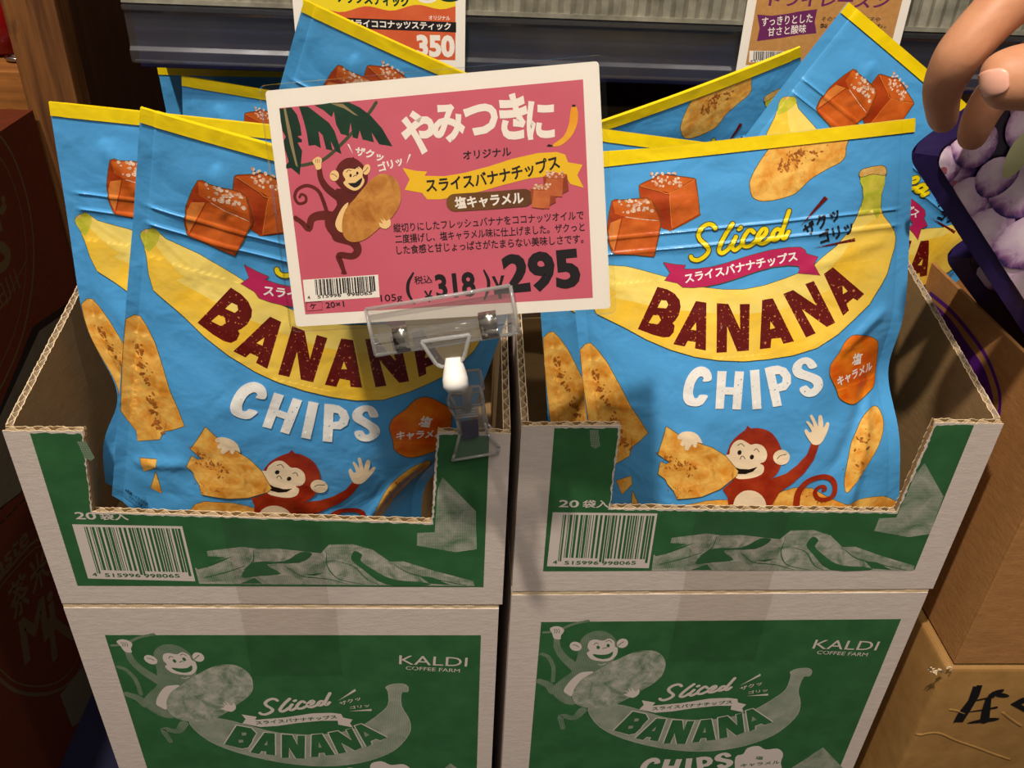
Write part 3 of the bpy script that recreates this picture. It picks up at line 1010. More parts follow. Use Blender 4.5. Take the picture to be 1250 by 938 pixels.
def tray(loc, yaw, label, uL, uR, vL, vR, lipL, lipR, h0, h1, green, seed):
    r = empty('display_tray', loc, (0, 0, yaw), label, 'carton', 'cut-open display cartons full of banana chip pouches')
    W = TW
    cut = [(W, h1), (uR[1], h1 + .0005), (uR[0], lipR), (uL[0], lipL), (uL[1], h0 + .0006), (0, h0)]
    mb = MB()
    panel(mb, [(0, 0), (W, 0)], cut, lambda u, v, o: (u, o, v), 'white_board', 'kraft', seed)
    TRAY_G = Art(None)
    g0, g1, gb = green
    e = .0011
    G = [(g0[1], gb), (g1[1], gb)] + jag([(g1[0], h1 - e), (uR[1] + e, h1 - e), (uR[0] + e * .6, lipR - e), (uL[0] - e * .6, lipL - e), (uL[1] - e, h0 - e), (g0[0], h0 - e)], .002, .0005, seed + 4)
    TRAY_G.polyuv(G, 'ink_green', 1)
    TRAY_G.polyuv([(u if u > uR[0] + .001 or v < lipR - .0015 else uR[0] + .001, v if u > uR[0] + .001 else min(v, lipR - .0015)) for u, v in trayR(TRI[0])], 'dots_light', 2)
    mp = mb
    TRAY_G.put(mp, lambda u, v, of: (u, -.0001 - of, v), 2e-6)
    TRAY_ART.put(mp, lambda u, v, of: (u, -.00015 - of, v), 2e-6)
    mb.build('front_panel', r)
    s = .22
    for x, sg, hh, nm in ((0, 1, h0, 'side_panel'), (W, -1, h1, 'side_panel')):
        mb = MB()
        panel(mb, [(.0042, 0), (TD, 0)], [(TD, hh + s * TD), (.0042, hh + .001)], lambda u, v, o, x=x, sg=sg: (x + sg * o, u, v), 'white_board', 'kraft', seed + 20 + int(x > 0), .0075)
        mb.build(nm, r)
    mb = MB(); mb.prism([(.0042, 0), (W - .0042, 0), (W - .0042, h0 + s * TD), (.0042, h0 + s * TD)], lambda u, v, o: (u, TD - o, v), THK, 'kraft'); mb.build('back_panel', r)
    mb = MB(); mb.box((.0042, .0042, 0), (W - .0042, TD - .0042, .003), 'kraft'); mb.build('base', r)
    mb = MB()
    q = trayR([(846, 640), (960, 640), (938, 718), (834, 718)])
    mb.add([(q[0, 0], -.0006, lipL - .002), (q[1, 0], -.0006, lipR - .002), (q[2, 0], -.0006, .0), (q[3, 0], -.0006, .0)], [(0, 1, 2, 3)], 'clear_tape')
    mb.build('packing_tape', r)
    return r


gl = trayL([(38, 533), (94, 713), (597, 545), (590, 719)])
gr_ = trayR([(677, 520), (663, 696), (1187, 524), (1116, 697)])
tray(TL_LOC, 0, 'white and green display carton with the clear sign clip on its torn corner',
     (.033, .0405), (.2185, .2220), 0, 0, .0718, .0655, .1262, .1285, ((gl[0, 0], gl[1, 0]), (gl[2, 0], gl[3, 0]), (gl[1, 1] + gl[3, 1]) / 2), 11)
tray(TR_LOC, R_YAW, 'white and green display carton beside the brown carton with a purple swoosh',
     (.0525, .0525), (.2192, .2222), 0, 0, .0655, .0628, .1222, .1255, ((gr_[0, 0], gr_[1, 0]), (gr_[2, 0], gr_[3, 0]), (gr_[1, 1] + gr_[3, 1]) / 2), 31)
# ================================================================== POUCHES
PW, PH, SEAL = .187, .252, .0068
HW = PW / 2


def sstep(x, a, b):
    t = np.clip((x - a) / (b - a), 0, 1)
    return t * t * (3 - 2 * t)


def depth_base(u, v, A=.017):
    u = np.asarray(u, float); v = np.asarray(v, float)
    e = np.clip(1 - np.abs(u) / (HW - .007), 0, 1)
    side = 1 - (1 - e) ** 2.3
    prof = 1 - sstep(v, PH * .34, PH * .84)
    return A * side * (.12 + .88 * prof) * sstep(v, PH + .002, PH - .03)


P_FRONT_R = ((.4183, .0429, .0144), (-.1745, -.1919, -.1298))
P_FRONT_L = ((.1158, .0376, .0189), (.0640, .2702, .0331))
pr = frame_conv(*P_FRONT_R, depth=depth_base)
pl = frame_conv(*P_FRONT_L, depth=depth_base)


def pouch_art():
    a = Art(pr)
    z8 = K(880, 160, 5.208); za = K(800, 240, 4.808); zb = K(730, 200, 7.215); zc = K(780, 500, 4.464)
    zd = K(130, 340, 3.125); ze = K(820, 420, 4.63); zf = K(730, 330, 3.378); zl = K(0, 230, 3.906); g4 = K(930, 460, 3.906)
    ol = ('film_outline', .0007)
    # chips
    a.poly(z8((325, 85), (270, 160), (225, 230), (195, 290), (183, 330), (190, 390), (210, 425), (260, 442), (340, 435), (420, 415), (470, 395), (510, 360), (560, 310), (620, 270), (690, 230), (750, 200), (785, 160), (790, 100), (792, 20), (560, 20), (360, 40)), 'film_chip', 3, 3, outline=ol)
    a.poly(zd((75, 155), (105, 140), (130, 143), (155, 180), (185, 240), (215, 330), (245, 430), (275, 500), (298, 560), (250, 578), (215, 585), (205, 612), (120, 618), (115, 580), (80, 540), (55, 505), (58, 400), (62, 300), (70, 200)), 'film_chip', 3, 0, conv=pl, outline=ol)
    a.poly(zd((132, 678), (195, 683), (193, 712), (145, 732)), 'film_chip', 3, 0, conv=pl, outline=ol)
    a.poly(zd((190, 735), (205, 790), (212, 818), (170, 797)), 'film_chip', 3, 0, conv=pl, outline=ol)
    a.poly(g4((545, 165), (500, 205), (460, 270), (430, 330), (405, 430), (393, 500), (402, 548), (440, 500), (500, 420), (560, 330), (600, 230), (590, 160)), 'film_chip', 3, 3, outline=ol)
    rr = random.Random(11)

    def burn(cv_, k, line, wd, n, layer, big=6):
        line = np.array(line, float)
        for _ in range(n):
            t_ = rr.random() * (len(line) - 1); i_ = int(t_)
            c = line[i_] + (line[min(i_ + 1, len(line) - 1)] - line[i_]) * (t_ - i_) + np.array([rr.gauss(0, wd), rr.gauss(0, wd)])
            s_ = rr.uniform(.3, 1) ** 2 * big; an = rr.uniform(0, 3)
            pts = [(c[0] + s_ * (2.0 * math.cos(t) * math.cos(an) - math.sin(t) * math.sin(an)) * rr.uniform(.6, 1), c[1] + s_ * (2.0 * math.cos(t) * math.sin(an) + math.sin(t) * math.cos(an)) * rr.uniform(.6, 1)) for t in np.linspace(0, 6.28, 8)[:-1]]
            a.poly(k(*pts), 'film_burn', layer, conv=cv_)
    burn(pr, z8, [(390, 240), (450, 180), (520, 150), (640, 150)], 26, 90, 4, 11)
    burn(pl, zd, [(120, 250), (140, 330), (170, 420), (190, 520), (205, 590)], 9, 75, 4, 7.5)
    burn(pr, g4, [(520, 250), (470, 330), (430, 430)], 20, 26, 4, 8)
    # caramels
    o = zb((95, 640), (85, 600), (88, 520), (125, 330), (200, 322), (375, 305), (470, 320), (545, 470), (555, 520), (500, 790), (470, 815), (330, 800), (150, 790), (120, 760), (90, 680))
    up = zb((370, 270), (362, 215), (378, 180), (500, 125), (560, 92), (700, 110), (845, 130), (862, 160), (880, 300), (892, 430), (880, 460), (655, 580), (620, 580), (520, 540), (440, 420), (380, 330))
    a.poly(up, 'film_caramel_dark', 3, 2, outline=ol)
    a.poly(zb((630, 262), (850, 140), (880, 300), (888, 440), (650, 575), (640, 420)), 'film_caramel', 4)
    a.poly(zb((372, 190), (505, 130), (560, 96), (845, 134), (632, 258)), 'film_caramel', 4)
    a.stroke(zb((850, 140), (632, 262), (560, 245), (376, 196)), 1.0, 'film_caramel_light', 5, 2)
    a.stroke(zb((632, 262), (632, 330), (650, 560)), .8, 'film_caramel_light', 5, 2)
    a.poly(o, 'film_caramel_dark', 6, 2, outline=ol)
    a.poly(zb((215, 480), (240, 465), (535, 500), (548, 520), (495, 795), (470, 808), (150, 785), (175, 660)), 'film_caramel', 7)
    a.poly(zb((128, 335), (370, 310), (470, 322), (540, 490), (240, 468), (150, 440)), 'film_caramel', 7)
    a.poly(zb((92, 600), (110, 520), (205, 480), (165, 660), (140, 770), (108, 710)), 'film_caramel_light', 7)
    a.stroke(zb((245, 468), (400, 490), (535, 500)), .9, 'film_salt', 8, 2)
    rr = random.Random(5)
    for cx, cy, w, h, n in ((600, 140, 130, 60, 34), (330, 375, 150, 55, 36)):
        for _ in range(n):
            x, y = cx + rr.uniform(-1, 1) * w, cy + rr.uniform(-1, 1) * h
            s_ = rr.uniform(10, 24)
            p = [(x + s_ * math.cos(t) * rr.uniform(.6, 1), y + s_ * math.sin(t) * rr.uniform(.6, 1)) for t in np.linspace(0, 6.28, 7)[:-1]]
            a.poly(zb(*p), 'film_salt', 9)
    # banana
    top_l = pl(zl((668, 232), (672, 212), (690, 200), (735, 188), (770, 220), (790, 240)))
    top_r = pr(np.vstack([zb((250, 905), (380, 935)), za((60, 470), (180, 505), (280, 533), (400, 545), (520, 545), (640, 522), (760, 482), (860, 440), (930, 398), (980, 352), (1060, 290), (1130, 205), (1172, 135), (1200, 60)), z8((885, 490), (902, 420), (897, 355), (884, 300), (876, 272), (890, 245), (930, 230), (980, 220), (1020, 218), (1042, 238), (1040, 270), (1030, 320), (1016, 400), (1012, 490), (1030, 535), (1070, 588), (1098, 635), (1106, 680), (1098, 740), (1080, 800)), zf((1190, 10), (1165, 60), (1120, 140), (1060, 200), (990, 260), (900, 318), (800, 350), (700, 367), (600, 374), (500, 370), (400, 356), (300, 326), (200, 285), (110, 235))]))
    bot_l = pl(zl((736, 480), (712, 405), (702, 330), (690, 280)))
    ban = np.vstack([top_l, top_r, bot_l])
    a.polyuv(ban, 'film_banana', 10)
    a.strokeuv(np.vstack([ban, ban[:1]]), .0006, 'film_outline', 9.5)
    ridge = np.vstack([pl(zl((720, 240), (790, 330), (880, 420))), pr(zf((60, 110), (200, 140), (320, 160), (460, 176), (600, 180), (740, 166), (860, 130), (960, 75))), pr(za((1010, 420), (1100, 330), (1180, 210))), pr(z8((1000, 540), (985, 500)))])
    upper = np.vstack([top_l[4:], top_r[:16], ridge[::-1]])
    a.polyuv(upper, 'film_banana_pale', 11)
    a.poly(z8((884, 290), (1038, 280), (1016, 400), (1012, 490), (990, 560), (960, 500), (930, 520), (870, 540), (886, 490), (902, 420), (897, 355)), 'film_banana_green', 12, 2)
    a.poly(z8((876, 272), (890, 245), (930, 230), (980, 220), (1020, 218), (1042, 238), (1036, 276), (960, 268), (890, 288)), 'film_banana_cap', 13, 3, outline=ol)
    a.poly(zl((668, 232), (674, 212), (690, 202), (735, 190), (762, 215), (750, 260), (712, 300), (690, 280)), 'film_banana_green', 12, 3, conv=pl)
    a.poly(zl((680, 205), (705, 196), (712, 206), (690, 218)), 'film_banana_cap', 13, 2, conv=pl)
    # BANANA
    g = K(620, 230, 3.906)
    TLp, dv, ev = np.array((713, 468.)), np.array((-93, 202.)), np.array((108, 38.))
    hb = lambda q: g(*[tuple(TLp + dv * s_ + ev * t_) for s_, t_ in q])
    letters = [
        (g((713, 468), (760, 480), (795, 500), (818, 530), (823, 562), (815, 600), (797, 628), (785, 640), (795, 652), (790, 685), (770, 707), (740, 709), (690, 697), (620, 670)),
         [hb([(.24, .38), (.21, .58), (.28, .72), (.37, .70), (.42, .36)]), hb([(.60, .34), (.57, .56), (.65, .72), (.76, .66), (.80, .30)])]),
        (za((237, 612), (299, 622), (296, 902), (232, 890), (236, 852), (190, 845), (172, 878), (105, 864)), [za((238, 735), (240, 783), (207, 779))]),
        (za((360, 625), (428, 630), (497, 780), (495, 630), (553, 628), (548, 903), (480, 908), (420, 760), (418, 912), (358, 915)), []),
        (za((625, 605), (688, 597), (812, 848), (750, 863), (735, 828), (680, 834), (675, 888), (612, 896)), [za((674, 730), (702, 770), (672, 778))]),
        (za((750, 572), (808, 548), (945, 640), (878, 512), (928, 493), (1053, 738), (1003, 763), (858, 660), (938, 800), (882, 825)), []),
        (za((985, 452), (1037, 410), (1225, 572), (1185, 611), (1160, 596), (1120, 628), (1135, 668), (1100, 698)), [za((1095, 520), (1126, 554), (1098, 572))])]
    for o, h in letters:
        a.poly(o, 'film_red', 16, holes=h)
    # ribbon, Sliced, crunch words
    a.poly(za((50, 387), (115, 398), (178, 402), (165, 425), (240, 425), (330, 412), (430, 385), (560, 345), (680, 312), (780, 298), (850, 297), (875, 312), (885, 335), (950, 352), (925, 395), (962, 460), (900, 450), (835, 447), (848, 425), (838, 405), (780, 402), (690, 412), (590, 440), (480, 478), (380, 508), (290, 528), (220, 533), (160, 530), (130, 505), (55, 490), (88, 445)), 'film_magenta', 16, 0, outline=ol)
    a.text('スライスバナナチップス', za((172, 505))[0], za((838, 368))[0], 13.2, 'film_plain_white', 17, .03, mid=za((500, 437))[0])
    sliced(a, za, 5.0, 'film_sliced', 18, pr, 'film_outline')
    for q in (((500, 608), (655, 412), (680, 425)), ((580, 742), (848, 678), (851, 700))):
        a.poly(z8(*q), 'film_red', 17)
    a.text('ザクッ', z8((540, 668))[0], z8((768, 538))[0], 17, 'film_black', 18, .035, mid=z8((650, 600))[0], slant=.1)
    a.text('ゴリッ', z8((622, 714))[0], z8((850, 628))[0], 17, 'film_black', 18, .035, mid=z8((736, 672))[0], slant=.1)
    # CHIPS
    for o, h, sm in CHIPS_OUT:
        a.poly(ze(*o), 'film_white', 16, sm, [ze(*x) for x in h])
    # salt caramel blob
    a.poly(ze((985, -15), (955, 40), (925, 80), (898, 120), (895, 170), (910, 205), (940, 260), (960, 310), (1010, 340), (1060, 350), (1110, 335), (1165, 300), (1215, 250), (1225, 150), (1215, 60), (1190, -10), (1120, -42), (1040, -52)), 'film_blob', 14, 3, outline=ol)
    a.text('塩', ze((1042, 132))[0], ze((1108, 124))[0], 15, 'film_plain_white', 15, .03)
    a.text('キャラメル', ze((950, 250))[0], ze((1200, 170))[0], 13, 'film_plain_white', 15, .03)
    # monkey peeping over the chips
    a.poly(zc((230, 525), (370, 495), (440, 490), (500, 492), (520, 620), (380, 700), (150, 660), (190, 560)), 'film_chip', 3, 0, outline=ol)
    a.poly(zc((725, 500), (760, 450), (850, 425), (940, 430), (1010, 470), (1080, 500), (1130, 515), (1200, 490), (1260, 480), (1330, 472), (1400, 500), (1390, 640), (1000, 700), (700, 640)), 'film_chip', 3, 0, outline=ol)
    a.poly(zc((510, 385), (455, 430), (480, 470), (487, 520), (470, 640), (770, 640), (735, 560), (725, 510), (760, 450), (830, 402), (900, 340), (950, 270), (978, 190), (938, 178), (915, 240), (860, 300), (800, 345), (735, 366), (690, 385)), 'film_monkey', 19, 0)
    a.ell(zc((602, 522))[0], 20, 19.5, 'film_skin', 20)
    a.stroke(zc((852, 560), (860, 470), (885, 420), (930, 382), (1000, 365), (1050, 382), (1066, 425), (1052, 470), (1010, 490), (972, 482), (957, 450), (975, 424), (1003, 418), (1014, 432), (1002, 440)), [8, 6.5, 5, 4], 'film_monkey', 19, 6)
    a.poly(zc((478, 240), (500, 180), (545, 130), (590, 103), (650, 96), (710, 115), (750, 160), (778, 230), (772, 300), (740, 355), (680, 390), (600, 405), (530, 400), (490, 340), (470, 290)), 'film_monkey', 21, 3)
    a.poly(zc((600, 112), (572, 104), (582, 100), (588, 82), (612, 102)), 'film_monkey', 21)
    a.ell(zc((775, 258))[0], 10.2, 9.2, 'film_skin', 22)
    a.stroke(zc((752, 266), (768, 250), (800, 243)), 1, 'film_black', 23)
    a.poly(zc((492, 240), (497, 210), (520, 174), (555, 160), (588, 176), (610, 188), (640, 182), (678, 198), (697, 240), (685, 278), (657, 290), (678, 303), (675, 338), (640, 362), (585, 375), (530, 372), (515, 330), (490, 300), (468, 272), (470, 248)), 'film_skin', 22, 3)
    a.poly(zc((476, 285), (510, 308), (550, 322), (600, 323), (645, 308), (620, 335), (580, 350), (540, 350), (520, 325)), 'film_black', 23, 0)
    for c, r in (((547, 232), (2.5, 3.0)), ((614, 256), (2.5, 3.0))):
        a.ell(zc(c)[0], r[0], r[1], 'film_black', 23, .3)
    for q in (((538, 192), (555, 182), (573, 197)), ((626, 220), (640, 210), (654, 228)), ((552, 268), (556, 254), (566, 252), (578, 266))):
        a.stroke(zc(*q), .9, 'film_black', 23)
    a.poly(zc((938, 182), (915, 150), (900, 118), (910, 104), (925, 122), (940, 118), (925, 90), (908, 66), (920, 62), (945, 85), (952, 95), (940, 60), (928, 35), (942, 28), (965, 70), (974, 90), (974, 55), (978, 32), (994, 32), (1002, 70), (1003, 98), (1014, 80), (1024, 68), (1036, 74), (1030, 105), (1010, 150), (985, 185), (955, 190)), 'film_skin', 22, 2)
    # the chip in its hand, crumbs, small print
    a.poly(zc((150, 90), (210, 130), (330, 180), (400, 205), (470, 250), (540, 335), (530, 360), (440, 430), (340, 470), (210, 485), (190, 440), (155, 400), (145, 375), (105, 345), (118, 280), (150, 292), (170, 280), (105, 240), (125, 180)), 'film_chip', 24, 0, outline=('film_outline', .0007))
    burn(pr, zc, [(130, 250), (190, 275), (240, 300), (300, 330)], 20, 60, 24.5, 8)
    burn(pr, zc, [(160, 420), (220, 450), (330, 430)], 14, 14, 24.5, 5)
    burn(pr, zc, [(880, 460), (930, 480), (1000, 500)], 10, 14, 4, 5)
    a.poly(zc((210, 143), (235, 120), (280, 115), (320, 132), (345, 178), (318, 172), (312, 200), (296, 196), (290, 180), (268, 215), (250, 210), (252, 185), (240, 195), (226, 185), (236, 158), (216, 158)), 'film_skin', 25, 2)
    a.text('※写真・イラストは', zd((72, 808))[0], zd((158, 864))[0], 4.6, 'film_black', 4, .01, conv=pl)
    a.text('イメージです', zd((85, 832))[0], zd((135, 870))[0], 4.6, 'film_black', 4, .01, conv=pl)
    return a


PART_ = pouch_art()
US = np.unique(np.concatenate([np.linspace(-HW, HW, 55), [-HW + .006, -HW + .0072, HW - .006, HW - .0072]]))
ZIP = PH - .047
VS = np.unique(np.concatenate([np.linspace(0, PH, 76), [ZIP + d for d in (-.010, -.009, -.008, -.002, -.001, 0, .001, .002)]]))
CUT_V, CUT_F, CUT_M = PART_.cut(US, VS)
_i = np.clip(np.searchsorted(US, CUT_V[:, 0], side='right') - 1, 0, len(US) - 2)
_j = np.clip(np.searchsorted(VS, CUT_V[:, 1], side='right') - 1, 0, len(VS) - 2)
CUT_S = np.clip((CUT_V[:, 0] - US[_i]) / (US[_i + 1] - US[_i]), 0, 1)
CUT_T = np.clip((CUT_V[:, 1] - VS[_j]) / (VS[_j + 1] - VS[_j]), 0, 1)


def on_grid(P):
    """values given at the grid points, read at the artwork's points on the same flat triangles"""
    n = len(US); s, t = CUT_S[:, None], CUT_T[:, None]
    a, b, c, d = P[_j * n + _i], P[_j * n + _i + 1], P[(_j + 1) * n + _i + 1], P[(_j + 1) * n + _i]
    lo = a * (1 - s) + b * (s - t) + c * t          # below the diagonal, s >= t
    hi = a * (1 - t) + d * (t - s) + c * s
    return np.where(s >= t, lo, hi)




def wrinkle(u, v, W):
    d = np.zeros_like(u)
    for (u0, v0, u1, v1, amp, wd) in W:
        dx, dy = u1 - u0, v1 - v0; L = math.hypot(dx, dy)
        t = ((u - u0) * dx + (v - v0) * dy) / L / L
        n = (-(u - u0) * dy + (v - v0) * dx) / L
        f = np.clip(1 - np.abs(2 * t - 1) ** 4, 0, 1)
        d += amp * f * np.exp(-(n / wd) ** 2)
    return d


def pouch_surface(var):
    ph = var.get('phase', 0)
    W = var.get('wrinkles', []); PN = var.get('pinch', [])

    def S(u, v, front=True):
        u = np.asarray(u, float); v = np.asarray(v, float)
        d = depth_base(u, v, var.get('A', .017) if front else var.get('B', .012))
        inside = sstep(np.abs(u), HW - .006, HW - .016) * sstep(v, PH - .006, PH - .02)
        lo = np.sin(u * 95 + 1.3 + ph + 2 * np.sin(v * 37 + ph)) * np.sin(v * 71 + ph * 2 + 1.5 * np.sin(u * 52))
        hi = np.sin(u * 210 + v * 130 + ph) * np.sin(v * 190 - u * 60 + ph)
        d = d + inside * (.0006 * lo + .00018 * hi)
        d = d + .00045 * sstep(np.abs(u), HW - .0062, HW - .0072)
        if front:
            for c, s_ in ((ZIP, .0009), (ZIP - .009, .0009)):
                d = d + .0007 * np.exp(-((v - c) / s_) ** 2) * sstep(np.abs(u), HW - .004, HW - .009)
            d = d + inside * wrinkle(u, v, W)
        # bend of the whole sheet, sharper at the loose top corners
        bend = var.get('bend', 0) * sstep(v, PH * .72, PH) * (u / HW) + var.get('bow', 0) * (u / HW) ** 2 * sstep(v, PH * .6, PH)
        x = u.copy(); y = -d if front else d + .0004
        y = y - bend
        for (vc, vw, amp, sd, dy) in PN:
            k = np.exp(-((v - vc) / vw) ** 2) * sstep(u * sd, HW * .45, HW)
            x = x - sd * amp * k
            y = y + dy * k
        r = sstep(v, .012, 0)            # rounded lower corners of the gusset
        z = v + r * .010 * (np.abs(u) / HW) ** 6
        return np.stack([x, y, z], -1)
    return S


def surf_normals(S, u, v, front=True):
    e = 3e-4
    a = S(u + e, v, front) - S(u - e, v, front); b = S(u, v + e, front) - S(u, v - e, front)
    n = np.cross(a, b)
    if not front: n = -n
    return n / (np.linalg.norm(n, axis=-1)[:, None] + 1e-12)


def pouch_meshes(var):
    S = pouch_surface(var)
    out = {}
    gu, gv = np.meshgrid(US, VS); nu, nv = len(US), len(VS)
    gu, gv = gu.ravel(), gv.ravel()
    quads = [(j * nu + i, j * nu + i + 1, (j + 1) * nu + i + 1, (j + 1) * nu + i) for j in range(nv - 1) for i in range(nu - 1)]
    mb = MB(); N = []
    gp, gn = S(gu, gv), surf_normals(S, gu, gv)
    tris = [t for q in quads for t in ((q[0], q[1], q[2]), (q[0], q[2], q[3]))]
    mb.add(gp, tris, 'film_blue', np.stack([gu, gv], 1), True); N.append(gn)
    cn = on_grid(gn)
    pos = on_grid(gp) + cn * (.00004 + CUT_V[:, 2:3] * 1.4e-6)
    cn = cn / np.linalg.norm(cn, axis=1)[:, None]
    o = len(mb.v)
    mb.v.extend(map(tuple, pos.tolist())); mb.uv.extend(map(tuple, CUT_V[:, :2].tolist()))
    for f, m in zip(CUT_F, CUT_M):
        mb.f.append([o + i for i in f]); mb.m.append(m); mb.sm.append(True)
    N.append(cn)
    mb.add(S(gu, gv, False), [q[::-1] for q in quads], 'film_blue', np.stack([gu, gv], 1), True); N.append(surf_normals(S, gu, gv, False))
    out['body'] = mb.build('body', normals=np.vstack(N), recalc=False, mesh_only=True)
    # top seal: the yellow strip wraps front and back
    mb = MB(); N = []
    su, sv = np.meshgrid(US, np.linspace(PH - SEAL, PH, 4)); su, sv = su.ravel(), sv.ravel()
    q4 = [(j * nu + i, j * nu + i + 1, (j + 1) * nu + i + 1, (j + 1) * nu + i) for j in range(3) for i in range(nu - 1)]
    n_ = surf_normals(S, su, sv)
    mb.add(S(su, sv) + n_ * .0007, q4, 'film_yellow', np.stack([su, sv], 1), True); N.append(n_)
    n_ = surf_normals(S, su, sv, False)
    mb.add(S(su, sv, False) + n_ * .0007, [q[::-1] for q in q4], 'film_yellow', np.stack([su, sv], 1), True); N.append(n_)
    k0, k1 = 3 * nu, 7 * nu
    ft, bt = np.array(mb.v[k0:k0 + nu]), np.array(mb.v[k1:k1 + nu])
    mb.add(np.vstack([ft, bt]), [(i, i + 1, nu + i + 1, nu + i) for i in range(nu - 1)], 'film_yellow', np.vstack([np.stack([su, sv], 1)[:nu]] * 2), False); N.append(np.tile([[0, 0, 1.]], (2 * nu, 1)))
    out['top_seal'] = mb.build('top_seal', normals=np.vstack(N), recalc=False, mesh_only=True)
    # zip: two press ridges across the film
    mb = MB()
    for c in (ZIP + .0002, ZIP - .0088):
        for sgn in (0,):
            uu = np.linspace(-HW + .008, HW - .008, 60)
            p = S(uu, np.full_like(uu, c)) + surf_normals(S, uu, np.full_like(uu, c)) * (-.0004)
            mb.tube([tuple(x) for x in p], .00065, 'film_blue', 6)
    out['zip_closure'] = mb.build('zip_closure', mesh_only=True)
    # bottom gusset
    mb = MB()
    f_ = S(US, np.zeros(nu)); b_ = S(US, np.zeros(nu), False); m_ = (f_ + b_) / 2 + np.array([0, 0, .006])
    mb.add(np.vstack([f_, m_, b_]), [(i, i + 1, nu + i + 1, nu + i) for i in range(nu - 1)] + [(nu + i, nu + i + 1, 2 * nu + i + 1, 2 * nu + i) for i in range(nu - 1)], 'film_blue', smooth=True)
    out['bottom_gusset'] = mb.build('bottom_gusset', mesh_only=True)
    return out


VAR_R = pouch_meshes(dict(phase=.4, wrinkles=[(.055, .125, .085, .150, .0022, .0035), (.060, .02, .078, .095, .003, .0035), (.05, .05, .082, .11, -.0016, .004), (-.05, .224, -.02, .22, .0010, .004), (.03, .175, .085, .19, .0009, .003), (-.09, .105, -.05, .10, .0012, .003)],
                          pinch=[(.105, .028, .006, 1, .010)], bend=.002))
VAR_L = pouch_meshes(dict(phase=2.1, wrinkles=[(-.085, .16, -.05, .07, .0007, .006), (-.04, .10, -.02, .125, .0008, .005), (-.06, .235, -.05, .212, .0016, .004), (.0, .06, .06, .02, .0014, .006), (.05, .03, .08, .09, .003, .005), (-.09, .04, -.05, .06, .0018, .004)],
                          bend=-.004, bow=-.004, pinch=[(.055, .03, .009, 1, .010)]))
VAR_B = pouch_meshes(dict(phase=4.0, wrinkles=[(-.085, .16, -.05, .10, .0008, .006), (-.085, .105, -.04, .085, .003, .006), (-.07, .235, -.05, .205, .0018, .004)],
                          pinch=[(.082, .03, .016, -1, -.004)], bend=-.002))


def pouch_from(meshes, loc, rot, label):
    r = empty('snack_pouch', loc, rot, label, 'snack pouch', 'blue banana chip pouches in the display cartons')
    for nm in ('body', 'top_seal', 'zip_closure', 'bottom_gusset'):
        o = bpy.data.objects.new(nm, meshes[nm]); COL.objects.link(o); o.parent = r
        if nm == 'top_seal': o['label'] = 'yellow sealed top strip'
    return r


def pouch_copy(src, loc, rot, label):
    r = src.copy(); COL.objects.link(r)
    r.location = loc; r.rotation_euler = rot; r['label'] = label
    for ch in list(src.children):
        c = ch.copy(); COL.objects.link(c); c.parent = r
    return r


A_ = pouch_from(VAR_L, *P_FRONT_L, 'blue banana chip pouch partly behind the pink price sign, frontmost in its carton')
B_ = pouch_from(VAR_R, *P_FRONT_R, 'blue banana chip pouch facing front in the carton beside the purple bag, whole banana showing')
C_ = pouch_from(VAR_B, (.0978, .0749, .0113), (-.033, .0869, .01), 'blue pouch with a pinched side, second behind the pink price sign')
pouch_copy(C_, (.0900, .2714, -.0240), (.0198, .1500, .0144), 'shaded blue pouch behind the pinched one, two caramels peeking above the sign corner')
pouch_copy(A_, (.1020, .3060, -.0150), (.0006, -.0150, -.0041), 'darkest blue pouch at the back, just under the shelf rail')
pouch_copy(A_, (.1367, .1900, .0449), (.1600, .3900, .0027), 'tilted blue pouch sticking up over the pink price sign, in front of the orange card')
pouch_copy(A_, (.3925, .0790, .0000), (-.12, -.13, -.10), 'blue pouch directly behind the front one, only a sliver with chip crumbs showing')
pouch_copy(A_, (.3788, .1100, -.0094), (-.0999, .0975, 0), 'blue pouch behind the front one, only its yellow strip showing beside the sign')
pouch_copy(A_, (.4443, .2680, .0214), (.2700, -.3567, 0), 'blue pouch tilted the other way, brown chip under its strip, below the kraft card')
pouch_copy(A_, (.4006, .1396, .0555), (-.1372, .5613, -.0464), 'steeply tilted blue pouch with two caramels, beside the hand')
# ================================================================== PRICE SIGN
S_LOC, S_ROT, S_W, S_H = (.2297, -.0415, .2189), (-.3397, -.1405, -.097), .136, .0979
sg = frame_conv(S_LOC, S_ROT)


